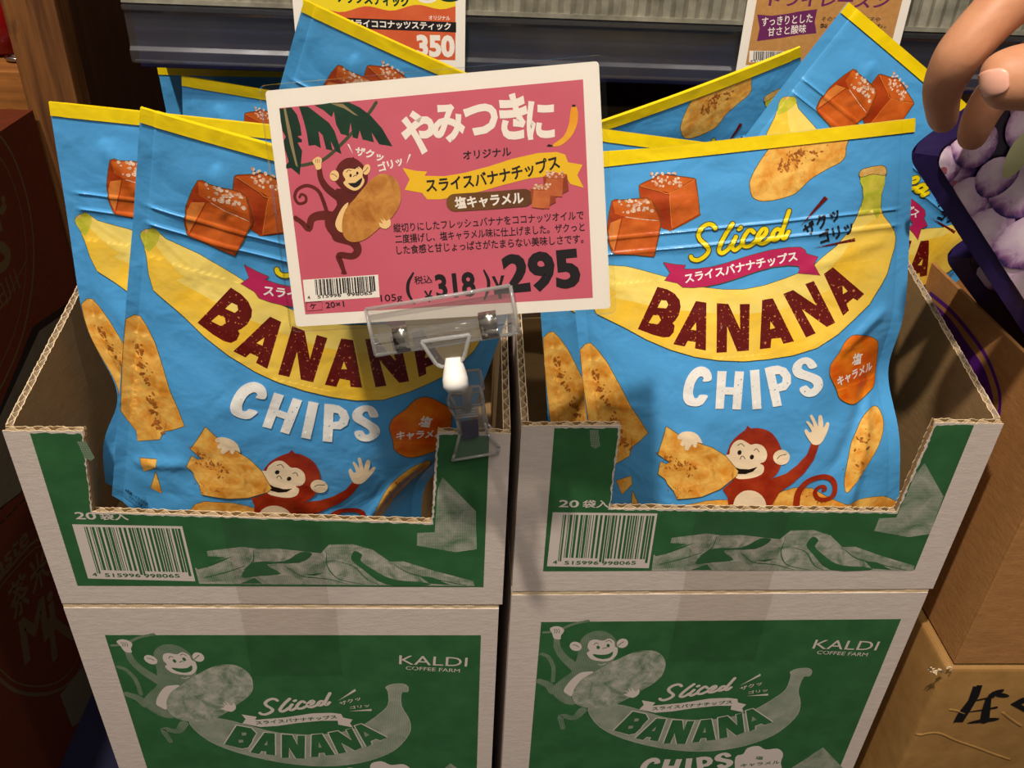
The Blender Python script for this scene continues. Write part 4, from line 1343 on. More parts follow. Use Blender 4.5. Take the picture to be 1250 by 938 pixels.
def sign_art():
    a = Art(sg)
    zg = K(340, 120, 4.2625); zh = K(480, 90, 4.808); zp = K(340, 240, 3.125); zl = K(330, 80, 5.862)
    P = np.array([(341, 132), (711.7, 97), (723.7, 363.6), (372.7, 384)])
    a.poly(P, 'sign_pink', 1)
    # leaves and vine
    a.stroke(zl((757, 266), (715, 330), (640, 420), (560, 510), (450, 620), (370, 680), (300, 700), (220, 715), (130, 712)), 4, 'sign_vine', 2)
    a.poly(zl((65, 310), (150, 300), (190, 350), (215, 430), (225, 500), (195, 508), (228, 532), (225, 550), (195, 552), (228, 610), (220, 700), (210, 785), (150, 735), (115, 738), (112, 712), (132, 690), (105, 600), (95, 540), (110, 510), (88, 470), (75, 400)), 'sign_leaf', 3)
    a.poly(zl((95, 305), (110, 305), (150, 480), (175, 620), (198, 728), (182, 715), (140, 560), (115, 430)), 'sign_rib', 4)
    a.poly(zl((205, 292), (270, 294), (330, 340), (420, 410), (460, 470), (490, 560), (510, 635), (470, 615), (432, 540), (447, 610), (400, 600), (375, 500), (345, 470), (362, 592), (320, 570), (275, 575), (260, 480), (240, 400)), 'sign_leaf', 3)
    a.poly(zl((315, 285), (430, 268), (560, 262), (640, 300), (720, 360), (800, 450), (875, 580), (780, 565), (725, 480), (742, 550), (660, 530), (640, 465), (625, 525), (590, 515), (575, 410), (560, 505), (505, 490), (470, 420), (455, 330), (440, 370), (380, 320)), 'sign_leaf', 3)
    a.poly(zl((430, 272), (520, 275), (630, 362), (600, 352), (530, 308)), 'sign_rib', 4)
    # monkey
    a.stroke(zg((255, 605), (235, 540), (205, 480), (150, 455), (100, 475), (85, 515), (105, 548), (140, 540), (142, 512), (120, 500), (110, 515)), [5, 4, 3.4, 3], 'sign_monkey', 5)
    a.stroke(zg((300, 660), (265, 615), (210, 612), (172, 630), (158, 680), (125, 650), (88, 622)), [17, 11, 9, 7, 5], 'sign_monkey', 5)
    a.stroke(zg((310, 715), (385, 745), (412, 790), (385, 822), (315, 818), (328, 865), (342, 908)), [16, 11, 8, 7, 5], 'sign_monkey', 5)
    for q in (((95, 640), (85, 632)), ((100, 628), (88, 615)), ((335, 900), (330, 912)), ((348, 900), (352, 912))):
        a.stroke(zg(*q), 2, 'sign_monkey', 5)
    a.stroke(zg((212, 365), (222, 420), (255, 470), (320, 520)), [6, 8, 10], 'sign_monkey', 5)
    a.poly(zg((300, 470), (420, 490), (380, 550), (325, 600), (300, 650), (340, 730), (300, 735), (255, 690), (240, 640), (270, 600), (305, 555)), 'sign_monkey', 5, 2)
    a.poly(zg((365, 545), (335, 565), (305, 620), (296, 660), (315, 692), (345, 692), (340, 620)), 'sign_skin', 6, 3)
    a.poly(zg((290, 420), (300, 370), (320, 335), (355, 312), (395, 312), (430, 335), (452, 365), (465, 400), (460, 440), (430, 485), (380, 490), (330, 470)), 'sign_monkey', 7, 3)
    a.poly(zg((372, 318), (390, 305), (402, 320)), 'sign_monkey', 7)
    a.ell(zg((292, 403))[0], 5.6, 6.6, 'sign_skin', 8, .1); a.stroke(zg((275, 395), (290, 397), (305, 410)), .7, 'sign_black', 9)
    a.ell(zg((459, 371))[0], 4.4, 6.6, 'sign_skin', 8, .3); a.stroke(zg((442, 385), (455, 375), (466, 360)), .7, 'sign_black', 9)
    a.poly(zg((335, 395), (345, 372), (372, 366), (400, 368), (418, 356), (440, 378), (438, 405), (448, 430), (432, 462), (400, 481), (362, 467), (338, 440), (350, 425)), 'sign_skin', 8, 3)
    a.poly(zg((362, 442), (400, 440), (437, 412), (426, 450), (396, 466)), 'sign_black', 9, 2)
    for c in ((376, 402), (411, 390)):
        a.ell(zg(c)[0], 1.4, 2.1, 'sign_black', 9)
    for q in (((355, 385), (365, 374), (378, 378)), ((396, 368), (406, 358), (418, 364)), ((390, 408), (400, 400), (408, 404))):
        a.stroke(zg(*q), .7, 'sign_black', 9)
    a.poly(zg((178, 325), (205, 305), (226, 316), (224, 340), (222, 366), (200, 372), (190, 350)), 'sign_skin', 8, 3)
    for x in (195, 205, 215):
        a.stroke(zg((x, 318), (x - 2, 335)), .5, 'sign_black', 9)
    a.poly(zg((545, 393), (600, 412), (635, 470), (632, 550), (590, 620), (520, 680), (450, 735), (380, 748), (340, 715), (332, 650), (350, 580), (400, 520), (450, 460), (500, 410)), 'sign_chip', 10, 4)
    a.poly(zg((524, 645), (545, 655), (530, 625), (550, 640), (545, 618), (562, 640), (580, 628), (585, 660), (560, 680), (530, 670)), 'sign_skin', 11, 2)
    # lettering
    a.poly(zg((358, 238), (368, 240), (388, 292)), 'sign_white', 6); a.poly(zg((680, 290), (690, 293), (665, 345)), 'sign_white', 6)
    a.text('ザクッ', zg((398, 292))[0], zg((548, 330))[0], 11, 'sign_white', 6, .04, mid=zg((473, 308))[0])
    a.text('ゴリッ', zg((520, 382))[0], zg((655, 338))[0], 11, 'sign_white', 6, .04, mid=zg((588, 362))[0])
    for ch, x, y, w, h, r_ in (('や', 150, 352, 200, 250, -.18), ('み', 328, 298, 190, 215, .06), ('つ', 512, 275, 205, 180, .08), ('き', 706, 258, 165, 260, -.02), ('に', 865, 280, 165, 220, .05)):
        c = np.array([(x, y)])
        d = np.array([math.cos(r_ - .06), math.sin(r_ - .06)]); n = np.array([-d[1], d[0]])
        p0 = np.array((x, y)) - d * w / 2 + n * h / 2; p1 = p0 + d * w
        a.text(ch, zh(tuple(p0))[0], zh(tuple(p1))[0], h / 4.808, 'sign_title', 6, .045)
    a.text('オリジナル', zh((412, 506))[0], zh((694, 482))[0], 10.4, 'sign_black', 6, .02)
    a.poly(zh((1048, 192), (1072, 190), (1085, 240), (1075, 310), (1040, 375), (985, 420), (935, 427), (945, 410), (1000, 368), (1030, 300), (1038, 240)), 'sign_banana', 6, 3)
    a.poly(zh((1050, 182), (1070, 182), (1070, 194), (1050, 194)), 'sign_black', 7)
    a.poly(zh((900, 425), (912, 414), (930, 418), (940, 424), (925, 428)), 'sign_black', 7)
    a.poly(zh((55, 553), (130, 570), (200, 575), (185, 600), (300, 602), (420, 582), (560, 545), (700, 500), (850, 466), (960, 460), (1010, 475), (1025, 520), (1112, 535), (1080, 595), (1118, 670), (1040, 648), (1020, 615), (930, 600), (800, 615), (640, 655), (520, 690), (400, 715), (280, 738), (200, 738), (170, 700), (68, 682), (97, 620)), 'sign_yellow', 6)
    a.text('スライスバナナチップス', zh((190, 690))[0], zh((985, 545))[0], 17.5, 'sign_black', 7, .025, mid=zh((590, 640))[0])
    a.stroke(zh((362, 757), (560, 745), (770, 728)), 21, 'sign_pill', 8)
    a.text('塩キャラメル', zh((365, 797))[0], zh((768, 765))[0], 15, 'sign_white', 9, .035)
    for dx, dy, k in ((880, 575, 1.0), (805, 645, 1.0)):
        q = lambda *p: zh(*[(dx + x * k, dy + y * k) for x, y in p])
        a.poly(q((0, 30), (40, 0), (140, 15), (150, 110), (75, 150), (10, 140)), 'sign_caramel_dark', 10)
        a.poly(q((0, 30), (40, 0), (140, 15), (115, 45)), 'sign_caramel', 11)
        a.poly(q((20, 38), (118, 46), (112, 148), (8, 138)), 'sign_caramel', 11)
        rr = random.Random(int(dx))
        for _ in range(16):
            x, y = 70 + rr.uniform(-45, 45), 18 + rr.uniform(-20, 16); s_ = rr.uniform(5, 12)
            a.poly(q(*[(x + s_ * math.cos(t), y + s_ * math.sin(t) * .8) for t in (0, 1.3, 2.4, 3.6, 5)]), 'sign_salt', 12)
    for s_, p0, p1 in (('縦切りにしたフレッシュバナナをココナッツオイルで', (440, 138), (1165, 88)),
                       ('二度揚げし、塩キャラメル味に仕上げました。ザクっと', (447, 180), (1168, 133)),
                       ('した食感と甘じょっぱさがたまらない美味しさです。', (452, 222), (1164, 178))):
        a.text(s_, zp(p0)[0], zp(p1)[0], 11, 'sign_black', 6, .012)
    a.text('295', zp((862, 376))[0], zp((1156, 350))[0], 49, 'sign_black', 6, .045)
    a.text('318', zp((604, 392))[0], zp((756, 380))[0], 30, 'sign_black', 6, .035)
    a.text('¥', zp((822, 392))[0], zp((870, 388))[0], 28, 'sign_black', 6, .03)
    a.text('¥', zp((560, 404))[0], zp((592, 401))[0], 14, 'sign_black', 6, .03)
    a.text('税込', zp((520, 336))[0], zp((588, 330))[0], 10, 'sign_black', 6, .01)
    a.text('105g', zp((392, 410))[0], zp((474, 405))[0], 11, 'sign_black', 6, .008)
    a.stroke(zp((514, 292), (495, 330), (496, 370), (518, 408)), [2.2, 4, 4, 2.2], 'sign_black', 6)
    a.stroke(zp((784, 282), (800, 318), (800, 352), (786, 392)), [2.2, 4, 4, 2.2], 'sign_black', 6)
    a.poly(zp((93, 318), (380, 298), (386, 384), (102, 402)), 'sign_paper', 5)
    B = barcode(a, zp((112, 316), (372, 300), (378, 366), (118, 384)), 'sign_black', 6, bh=.95)
    for s_, p0, p1 in (('4', (112, 392), (122, 391)), ('515996', (150, 389), (240, 382)), ('998065', (262, 381), (358, 374))):
        a.text(s_, zp(p0)[0], zp(p1)[0], 4, 'sign_black', 6, .01)
    a.stroke(zp((106, 404), (166, 400), (168, 432), (108, 437), (106, 404)), .5, 'sign_black', 6, 1)
    a.text('ケ', zp((122, 430))[0], zp((146, 428))[0], 7, 'sign_black', 6, .01)
    a.text('20×1', zp((182, 426))[0], zp((252, 420))[0], 7, 'sign_black', 6, .01)
    return a


r = empty('price_sign', S_LOC, S_ROT, 'pink handwritten-style price sign with a monkey and leaves, held up by the clear clip', 'sign')
mb = MB()


def rrect(w, h, rad, n=6, x0=0, z0=0):
    out = []
    for cx, cz, a0 in ((w / 2 - rad, h - rad, 0), (-w / 2 + rad, h - rad, 90), (-w / 2 + rad, rad, 180), (w / 2 - rad, rad, 270)):
        for k in range(n + 1):
            an = math.radians(a0 + 90 * k / n); out.append((x0 + cx + rad * math.cos(an), z0 + cz + rad * math.sin(an)))
    return out


mb.prism(rrect(S_W, S_H, .0015), frp, .0006, 'sign_paper')
sign_art().put(mb, lambda u, v, of: (u, -.00004 - of, v), 2e-6)
mb.build('card', r)
mb = MB()
lam = rrect(S_W + .0048, S_H + .0044, .003, 6, 0, -.0022)
mb.add([(x, -.0012, z) for x, z in lam], [tuple(range(len(lam)))], 'clear_film')
mb.add([(x, .0012, z) for x, z in lam], [tuple(range(len(lam)))[::-1]], 'clear_film')
n = len(lam)
mb.add([(x, -.0012, z) for x, z in lam] + [(x, .0012, z) for x, z in lam], [(i, (i + 1) % n, n + (i + 1) % n, n + i) for i in range(n)], 'clear_film')
o = mb.build('laminate', r); o['label'] = 'clear laminate sleeve'

# ------------------------------------------------------------------ sign clip
C_OFF = .003
Msg = Matrix(( _cz(S_ROT[2]) @ _cy(S_ROT[1]) @ _cx(S_ROT[0])).tolist())
Cc = frame_conv(S_LOC, S_ROT)
zk = K(440, 340, 3.609)
r = empty('sign_clip', S_LOC, S_ROT, 'clear plastic sign clip with metal springs gripping the pink sign and the torn tray corner', 'clip')
jaw = Cc(zk((40, 130), (655, 22), (700, 235), (75, 333)))
d = (jaw[2] - jaw[3]); d = d / np.linalg.norm(d); nn = np.array([-d[1], d[0]])
base = jaw[3]; L = np.linalg.norm(jaw[2] - jaw[3]); Hj = np.linalg.norm(jaw[0] - jaw[3])
J = lambda s_, t_: tuple(base + d * s_ * L + nn * t_ * Hj)


def rim(mb, pts, fr, rad):
    for p, q in zip(pts, pts[1:] + pts[:1]):
        mb.tube([fr(*p), fr(*q)], rad, 'clear_edge', 8)


def slab(mb, pts, y0, y1, mat):
    mb.prism(pts, lambda u, v, o: (u, y0 + o, v), y1 - y0, mat)


mb = MB(); slab(mb, [J(0, 0), J(1, 0), J(1.0, 1), J(0, 1)], -.0042, -.0028, 'clear_plastic'); rim(mb, [J(0, 0), J(1, 0), J(1.0, 1), J(0, 1)], lambda u, v: (u, -.0035, v), .0008); jaw_o = mb.build('front_jaw', r)
mb = MB(); slab(mb, [J(.02, .25), J(.98, .25), J(.98, .8), J(.02, .8)], .0028, .0042, 'clear_plastic'); mb.build('rear_jaw', r)
mb = MB()
for t_ in (.13, .36):
    mb.tube([(J(s_, t_)[0], -.0055, J(s_, t_)[1]) for s_ in np.linspace(.01, .99, 40)], [.0019 + .0003 * (k % 8 in (0, 1)) for k in range(40)], 'clear_plastic', 14)
slab(mb, [J(.24, .08), J(.74, .08), J(.74, .42), J(.24, .42)], -.0075, -.005, 'clear_plastic')
mb.build('hinge', r)
for s0, s1 in ((.16, .26), (.755, .875)):
    mb = MB()
    arc = [(-.0044, .56), (-.0058, .52), (-.0068, .44), (-.0072, .30), (-.0071, .16), (-.0064, .05), (-.005, 0)]
    v = []
    for y, t_ in arc:
        for q in (s0, s1):
            p = J(q, t_); v.append((p[0], y, p[1]))
    mb.add(v, [(2 * i, 2 * i + 1, 2 * i + 3, 2 * i + 2) for i in range(len(arc) - 1)], 'chrome', smooth=True)
    o = mb.build('spring', jaw_o); o['label'] = 'shiny metal spring'
    m = o.modifiers.new('thick', 'SOLIDIFY'); m.thickness = .0005
mb = MB()
T = Cc(zk((285, 262), (495, 232), (470, 330), (450, 352), (380, 372), (350, 360)))
slab(mb, [tuple(p) for p in T][::-1], -.0088, -.0066, 'clear_plastic')
for i in range(6):
    p, q = T[i], T[(i + 1) % 6]
    mb.tube([(p[0], -.009, p[1]), (q[0], -.009, q[1])], .0009, 'clear_edge', 8)
bevel(mb.build('bracket', r), .0004)
mb = MB()
b0, b1 = Cc(zk((425, 372), (442, 470)))
mb.tube([(b0[0], -.008, b0[1] + .004), (b0[0] * .8 + b1[0] * .2, -.0085, b0[1] * .8 + b1[1] * .2), (b0[0] * .5 + b1[0] * .5, -.010, (b0[1] + b1[1]) / 2), (b0[0] * .2 + b1[0] * .8, -.0115, b0[1] * .2 + b1[1] * .8), (b1[0], -.0125, b1[1])], [.0032, .0048, .0054, .0053, .0034], 'frosted_white', 18)
o = mb.build('ball_joint', r); o['label'] = 'milky white ball joint'
# lower grip on the tray's torn corner, upright in front of and behind the board
G = lambda *p: [tuple(q) for q in frame_conv((0, -.004, 0), (0, 0, 0))(zk(*p))]
Minv = (Matrix.Translation(S_LOC) @ Msg.to_4x4()).inverted()


def world_slab(mb, pts, yf, t, mat):
    mb.prism(pts, lambda u, v, o: tuple(Minv @ Vector((u, yf(v) + o, v))), t, mat)


for nm, sg_ in (('front_grip', -1), ('rear_grip', 1)):
    mb = MB()
    f = (lambda v: -.0035 - .16 * max(0, v - .137)) if sg_ < 0 else (lambda v: .0055 + .10 * max(0, v - .137))
    up = G((385, 535), (400, 478), (425, 470), (525, 462), (543, 535), (535, 552), (395, 570))
    lo = G((395, 570), (535, 552), (548, 640), (560, 690), (612, 752), (605, 775), (405, 808), (415, 780), (438, 690), (425, 630))
    world_slab(mb, up, f, .0012, 'clear_plastic'); world_slab(mb, lo, f, .0013, 'clear_plastic')
    for P_ in (up, lo): rim(mb, P_, lambda u, v: tuple(Minv @ Vector((u, f(v) + .0006, v))), .00075)
    if sg_ < 0:
        for y_ in (570, 582, 594, 606):
            a_, b_ = G((420, y_ + 6), (520, y_ - 6))
            mb.tube([tuple(Minv @ Vector((p[0], f(p[1]) - .0006, p[1]))) for p in (a_, b_)], .0006, 'clear_edge', 8)
    mb.build(nm, r)
mb = MB()
top_c = G((470, 480))[0]; f0 = -.0035 - .16 * max(0, top_c[1] - .137)
p0 = Vector((b1[0], -.0120, b1[1] + .002)); p1 = Minv @ Vector((top_c[0], f0 + .0006, top_c[1])); p2 = Minv @ Vector((top_c[0], f0 + .0006, top_c[1] - .012))
mb.tube([p0, p0.lerp(p1, .5), p1, p2], [.0030, .0028, .0028, .0024], 'clear_edge', 12)
mb.build('stem', r)
mb = MB(); pp = G((442, 625), (518, 612), (522, 690), (450, 702))
world_slab(mb, pp, lambda v: -.0055, .0006, 'chrome')
o = mb.build('spring', r); o['label'] = 'shiny metal spring'

# ================================================================== CARDS ON THE SHELF RAIL
def rail_card(x0, x1, z0, h, label, art_fn, body):
    w = x1 - x0
    loc = ((x0 + x1) / 2, .2466, z0)
    r = empty('price_card', loc, (-.03, 0, 0), label, 'price card')
    mb = MB(); mb.prism([(-w / 2, 0), (w / 2, 0), (w / 2, h), (-w / 2, h)], frp, .0005, 'sign_paper')
    a = Art(frame_conv(loc, (-.03, 0, 0)))
    art_fn(a, w, h)
    a.put(mb, lambda u, v, of: (u, -.00004 - of, v), 2e-6); mb.build('card', r)
    return r


def card_orange(a, w, h):
    q = K(440, 0, 6.25)
    m = .0065
    a.polyuv([(-w / 2 + m, .008), (w / 2 - m, .008), (w / 2 - m, h - m), (-w / 2 + m, h - m)], 'sign_orange', 1)
    L = a.conv(q((730, 48)))[0, 1]
    yel = [(-w / 2 + m, h - m)] + [(-w / 2 + m, L - .004)] + [(-w / 2 + m + (w - 2 * m) * t, L - .006 + .006 * t + .0016 * math.sin(t * 19)) for t in np.linspace(.02, .98, 24)] + [(w / 2 - m, L), (w / 2 - m, h - m)]
    a.polyuv(yel, 'sign_rail_yellow', 2)
    a.text('ナッツスティック', q((-180, 20))[0], q((370, 58))[0], 13, 'sign_leaf', 3, .05)
    a.ell(q((510, -25))[0], 13, 8, 'sign_paper', 3); a.ell(q((510, -30))[0], 9, 5, 'sign_kraft', 4)
    a.ell(q((680, -22))[0], 13, 6, 'sign_leaf', 3)
    a.text('オリジナル', q((522, 150))[0], q((684, 156))[0], 5, 'sign_white', 4, .02)
    a.poly(q((-240, 130), (730, 170), (730, 248), (-240, 210)), 'sign_black', 3)
    a.text('ドライココナッツスティック', q((-90, 206))[0], q((690, 232))[0], 9, 'sign_white', 4, .03)
    a.text('350', q((430, 435))[0], q((720, 440))[0], 26, 'sign_white', 4, .05)


def card_kraft(a, w, h):
    q = K(880, 0, 5.208)
    m = .006
    a.polyuv([(-w / 2 + m, .004), (w / 2 - m, .004), (w / 2 - m, h - m), (-w / 2 + m, h - m)], 'sign_kraft', 1)
    a.text('ドライレーズン', q((300, 38))[0], q((1060, 55))[0], 16, 'sign_plum', 3, .03)
    a.poly(q((230, 92), (320, 100), (420, 88), (500, 72), (612, 58), (596, 140), (608, 212), (500, 222), (380, 242), (228, 262), (246, 180)), 'sign_plum', 3)
    a.text('すっきりとした', q((258, 168))[0], q((580, 142))[0], 10, 'sign_white', 4, .012)
    a.text('甘さと酸味', q((296, 232))[0], q((540, 208))[0], 10, 'sign_white', 4, .012)
    a.text('そのままでもお菓子や', q((636, 136))[0], q((1010, 140))[0], 5.4, 'sign_black', 3, .015)
    a.text('製パンの材料にも。', q((626, 180))[0], q((1050, 180))[0], 5.4, 'sign_black', 3, .015)
    a.poly(q((182, 322), (440, 328), (438, 392), (178, 396)), 'sign_paper', 3)
    barcode(a, q((182, 322), (440, 328), (438, 392), (178, 396)), 'sign_black', 4, bh=.8)
    a.text('4 515996', q((186, 394))[0], q((300, 392))[0], 2.6, 'sign_black', 4, .01)


rail_card(.1195, .2322, .2515, .079, 'orange and yellow price card reading 350 on the shelf rail', card_orange, None)
rail_card(.4190, .5290, .2590, .076, 'kraft brown price card with a purple label on the shelf rail', card_kraft, None)
# ================================================================== NEIGHBOURING BOXES
def side_art(loc, rz):
    return Art(frame_conv(loc, (0, 0, rz)))


def emblem_box(z0, z1, label, art_fn):
    loc = (-.093, 0, 0)
    r = empty('printed_carton', (-.093, 0, z0), (0, 0, math.pi / 2), label, 'carton', 'dark orange cartons beside the display')
    mb = MB(); mb.box((-.10, 0, 0), (.305, .26, z1 - z0), 'orange_board')
    a = side_art(loc, math.pi / 2); art_fn(a)
    a.put(mb, lambda u, v, of: (u, -.00003 - of, v - z0), 2e-6)
    bevel(mb.build('body', r), .002)


def art_upper(a):
    for k, w in ((1, 1.6), (.86, .8)):
        a.stroke([(-25 + (x + 25) * k, 325 + (y - 325) * k) for x, y in ((-60, 150), (-20, 150), (10, 180), (30, 230), (40, 285), (40, 340), (30, 400), (12, 450), (-10, 485), (-60, 500))], w, 'ink_brown_text', 2)
    a.text('S', (-4, 340), (17, 320), 32, 'ink_brown_text', 3, .03)
    a.text('田川', (-2, 384), (25, 352), 15, 'ink_brown_text', 3, .0)
    a.stroke([(2, 258), (6, 250), (4, 244)], 5, 'ink_brown_text', 3)
    a.stroke([(8, 372), (22, 338), (32, 318)], .8, 'ink_brown_text', 3)
    a.poly([(40, 399), (72, 377), (125, 338), (125, 480), (24, 604), (0, 622), (-30, 640), (-30, 520), (0, 498)], 'ink_black', 2)
    a.poly([(48, 404), (74, 386), (125, 350), (125, 480), (24, 602), (0, 620), (-30, 638), (-30, 530), (0, 508)], 'grey_board', 3)


def art_lower(a):
    z = K(0, 560, 2.48)
    for k, w in ((1, 1.6), (.9, .8)):
        c = np.array((110, 470.))
        a.stroke(z(*[tuple(c + (np.array(p) - c) * k) for p in ((-40, 420), (30, 330), (130, 240), (230, 300), (265, 420), (262, 560), (235, 650), (180, 700), (110, 715), (40, 700), (-20, 650))]), w, 'ink_brown_text', 2)
    a.text('Mi', (30, 814), (70, 766), 27, 'ink_brown_text', 3, .03)
    a.text('N', (64, 810), (92, 777), 25, 'ink_brown_text', 3, .03)
    a.text('茶', (16, 762), (38, 736), 24, 'ink_brown_text', 3, .02)
    a.text('米', (40, 730), (62, 704), 22, 'ink_brown_text', 3, .02)
    a.text('aste', (-4, 710), (36, 662), 11, 'ink_brown_text', 3, .02)
    for t_ in np.linspace(0, 1, 5):
        p = np.array((0, 640.)) + t_ * np.array((32, -33.)); a.stroke([tuple(p), tuple(p + (5, -5))], 1.2, 'ink_black', 3)
    a.poly([(73, 849), (100, 816), (125, 788), (150, 840), (117, 868), (88, 888)], 'grey_board', 3)


emblem_box(-.0285, .200, 'dark orange carton beside the wooden post, upper of the stacked pair', art_upper)
emblem_box(-.27, -.0295, 'dark orange carton standing on the navy floor, lower of the stacked pair', art_lower)

# brown carton holding the fruit bags
BX0, BX1, BY0, BY1, BZ0, BZ1 = .5455, .80, -.0165, .34, -.0355, .1615
r = empty('brown_carton', (0, 0, 0), (0, 0, 0), 'open brown carton with a purple swoosh, holding the purple bags', 'carton')
T2 = .0026
a = side_art((BX0, 0, 0), -math.pi / 2)
zs = K(1080, 350, 4.688)
a.stroke(zs((262, 40), (380, 140), (490, 270), (580, 400), (638, 540), (660, 640), (652, 740), (630, 800)), 3.6, 'ink_purple', 2)
a.poly(zs((235, 60), (300, 112), (380, 190), (470, 320), (560, 450), (605, 570), (622, 660), (610, 760), (520, 760), (300, 420), (200, 160)), 'ink_purple', 2, 3)
for nm, a0, a1 in (('side_wall', (BX0, BY0 + T2, BZ0), (BX0 + T2, BY1, BZ1)), ('side_wall', (BX1 - T2, BY0 + T2, BZ0), (BX1, BY1, BZ1)), ('front_wall', (BX0, BY0, BZ0), (BX1, BY0 + T2, BZ1 + .002)), ('back_wall', (BX0, BY1, BZ0), (BX1, BY1 + T2, BZ1)), ('base', (BX0 + T2, BY0 + T2, BZ0), (BX1 - T2, BY1, BZ0 + .003))):
    mb = MB(); mb.box(a0, a1, 'kraft_brown')
    if a0[0] == BX0 and nm == 'side_wall': a.put(mb, lambda u, v, of: (BX0 - .00003 - of, -u, v), 2e-6)
    bevel(mb.build(nm, r), .0004)

# paper-wrapped parcel underneath
PX0, PY0, PZ1 = .541, -.018, -.0375
mb = MB()
r = empty('wrapped_parcel', (PX0, PY0, -.27), (0, 0, 0), 'brown paper parcel with black brush writing, under the open brown carton', 'parcel')
bm = bmesh.new()
bmesh.ops.create_cube(bm, size=1)
for v in bm.verts:
    v.co = Vector((.13 + v.co.x * .26, .17 + v.co.y * .34, (PZ1 + .27) / 2 + v.co.z * (PZ1 + .27)))
bmesh.ops.bevel(bm, geom=bm.edges[:], offset=.004, segments=3, affect='EDGES', profile=.5)
bmesh.ops.subdivide_edges(bm, edges=bm.edges[:], cuts=3, use_grid_fill=True)
me = bpy.data.meshes.new('wrapping'); bm.to_mesh(me); bm.free()
me.materials.append(MATS['wrap_paper'])
for p in me.polygons: p.use_smooth = True
# raised paper folds at the corner
mb = MB()
cv = frame_conv((PX0, PY0, -.27), (0, 0, 0))
zL = K(1100, 760, 5.267)
for q in (((95, 730), (230, 712), (350, 760), (480, 805), (600, 850), (720, 890)), ((640, 570), (700, 620), (790, 680)), ((300, 560), (360, 570), (420, 590))):
    p = smooth_open(cv(zL(*q)), 5)
    mb.tube([(x, .0011, z) for x, z in p], [.0004] + [.0016] * (len(p) - 2) + [.0004], 'wrap_paper', 12)
fold_mb = mb
mb = MB(); rr = random.Random(4)
cpt = cv(zL((240, 285)))[0]
for _ in range(10):
    q = [(cpt[0] + rr.uniform(-.006, .006), -.0012 - rr.uniform(0, .0015), cpt[1] + rr.uniform(-.004, .003))]
    for _ in range(3): q.append((q[-1][0] + rr.uniform(-.003, .003), q[-1][1] - rr.uniform(-.0008, .0008), q[-1][2] + rr.uniform(-.002, .002)))
    mb.tube(q, .0004, 'kraft_edge', 5)
fibre_mb = mb
a = Art(cv)
a.poly(zL((462, 408), (478, 410), (488, 402), (522, 402), (500, 470), (440, 570), (395, 640), (350, 640), (332, 646), (360, 590), (430, 500)), 'ink_black', 2)
a.stroke(zL((455, 505), (520, 492), (590, 478)), [2.4, 3.4], 'ink_black', 2)
a.stroke(zL((420, 575), (520, 562), (610, 545)), [1.5, 3, 4], 'ink_black', 2)
a.stroke(zL((560, 490), (545, 560), (535, 630)), [7, 10, 11], 'ink_black', 3)
a.poly(zL((420, 648), (470, 630), (560, 612), (632, 615), (600, 632), (500, 645)), 'ink_black', 2, 2)
a.poly(zL((545, 500), (565, 460), (610, 435), (662, 428), (640, 455), (590, 475)), 'ink_black', 2, 2)
a.poly(zL((600, 470), (650, 452), (697, 470), (660, 482)), 'ink_black', 2, 2)
a.poly(zL((700, 525), (760, 490), (900, 440), (900, 470), (800, 510), (770, 525), (830, 565), (900, 610), (900, 640), (800, 580)), 'ink_black', 2)
mb = MB(); a.put(mb, lambda u, v, of: (u, -.00035 - of, v), 2e-6)
ink_me = mb.build('brush_writing', recalc=False, mesh_only=True)
bm = bmesh.new(); bm.from_mesh(ink_me)
for fc in bm.faces: fc.material_index = 1
bm.from_mesh(me); bm.to_mesh(me); bm.free()
me.materials.append(MATS['ink_black']); bpy.data.meshes.remove(ink_me)
o = bpy.data.objects.new('wrapping', me); COL.objects.link(o); o.parent = r
m = o.modifiers.new('even', 'EDGE_SPLIT'); m.split_angle = .9
fold_mb.build('paper_fold', o); fibre_mb.build('torn_fibres', o)

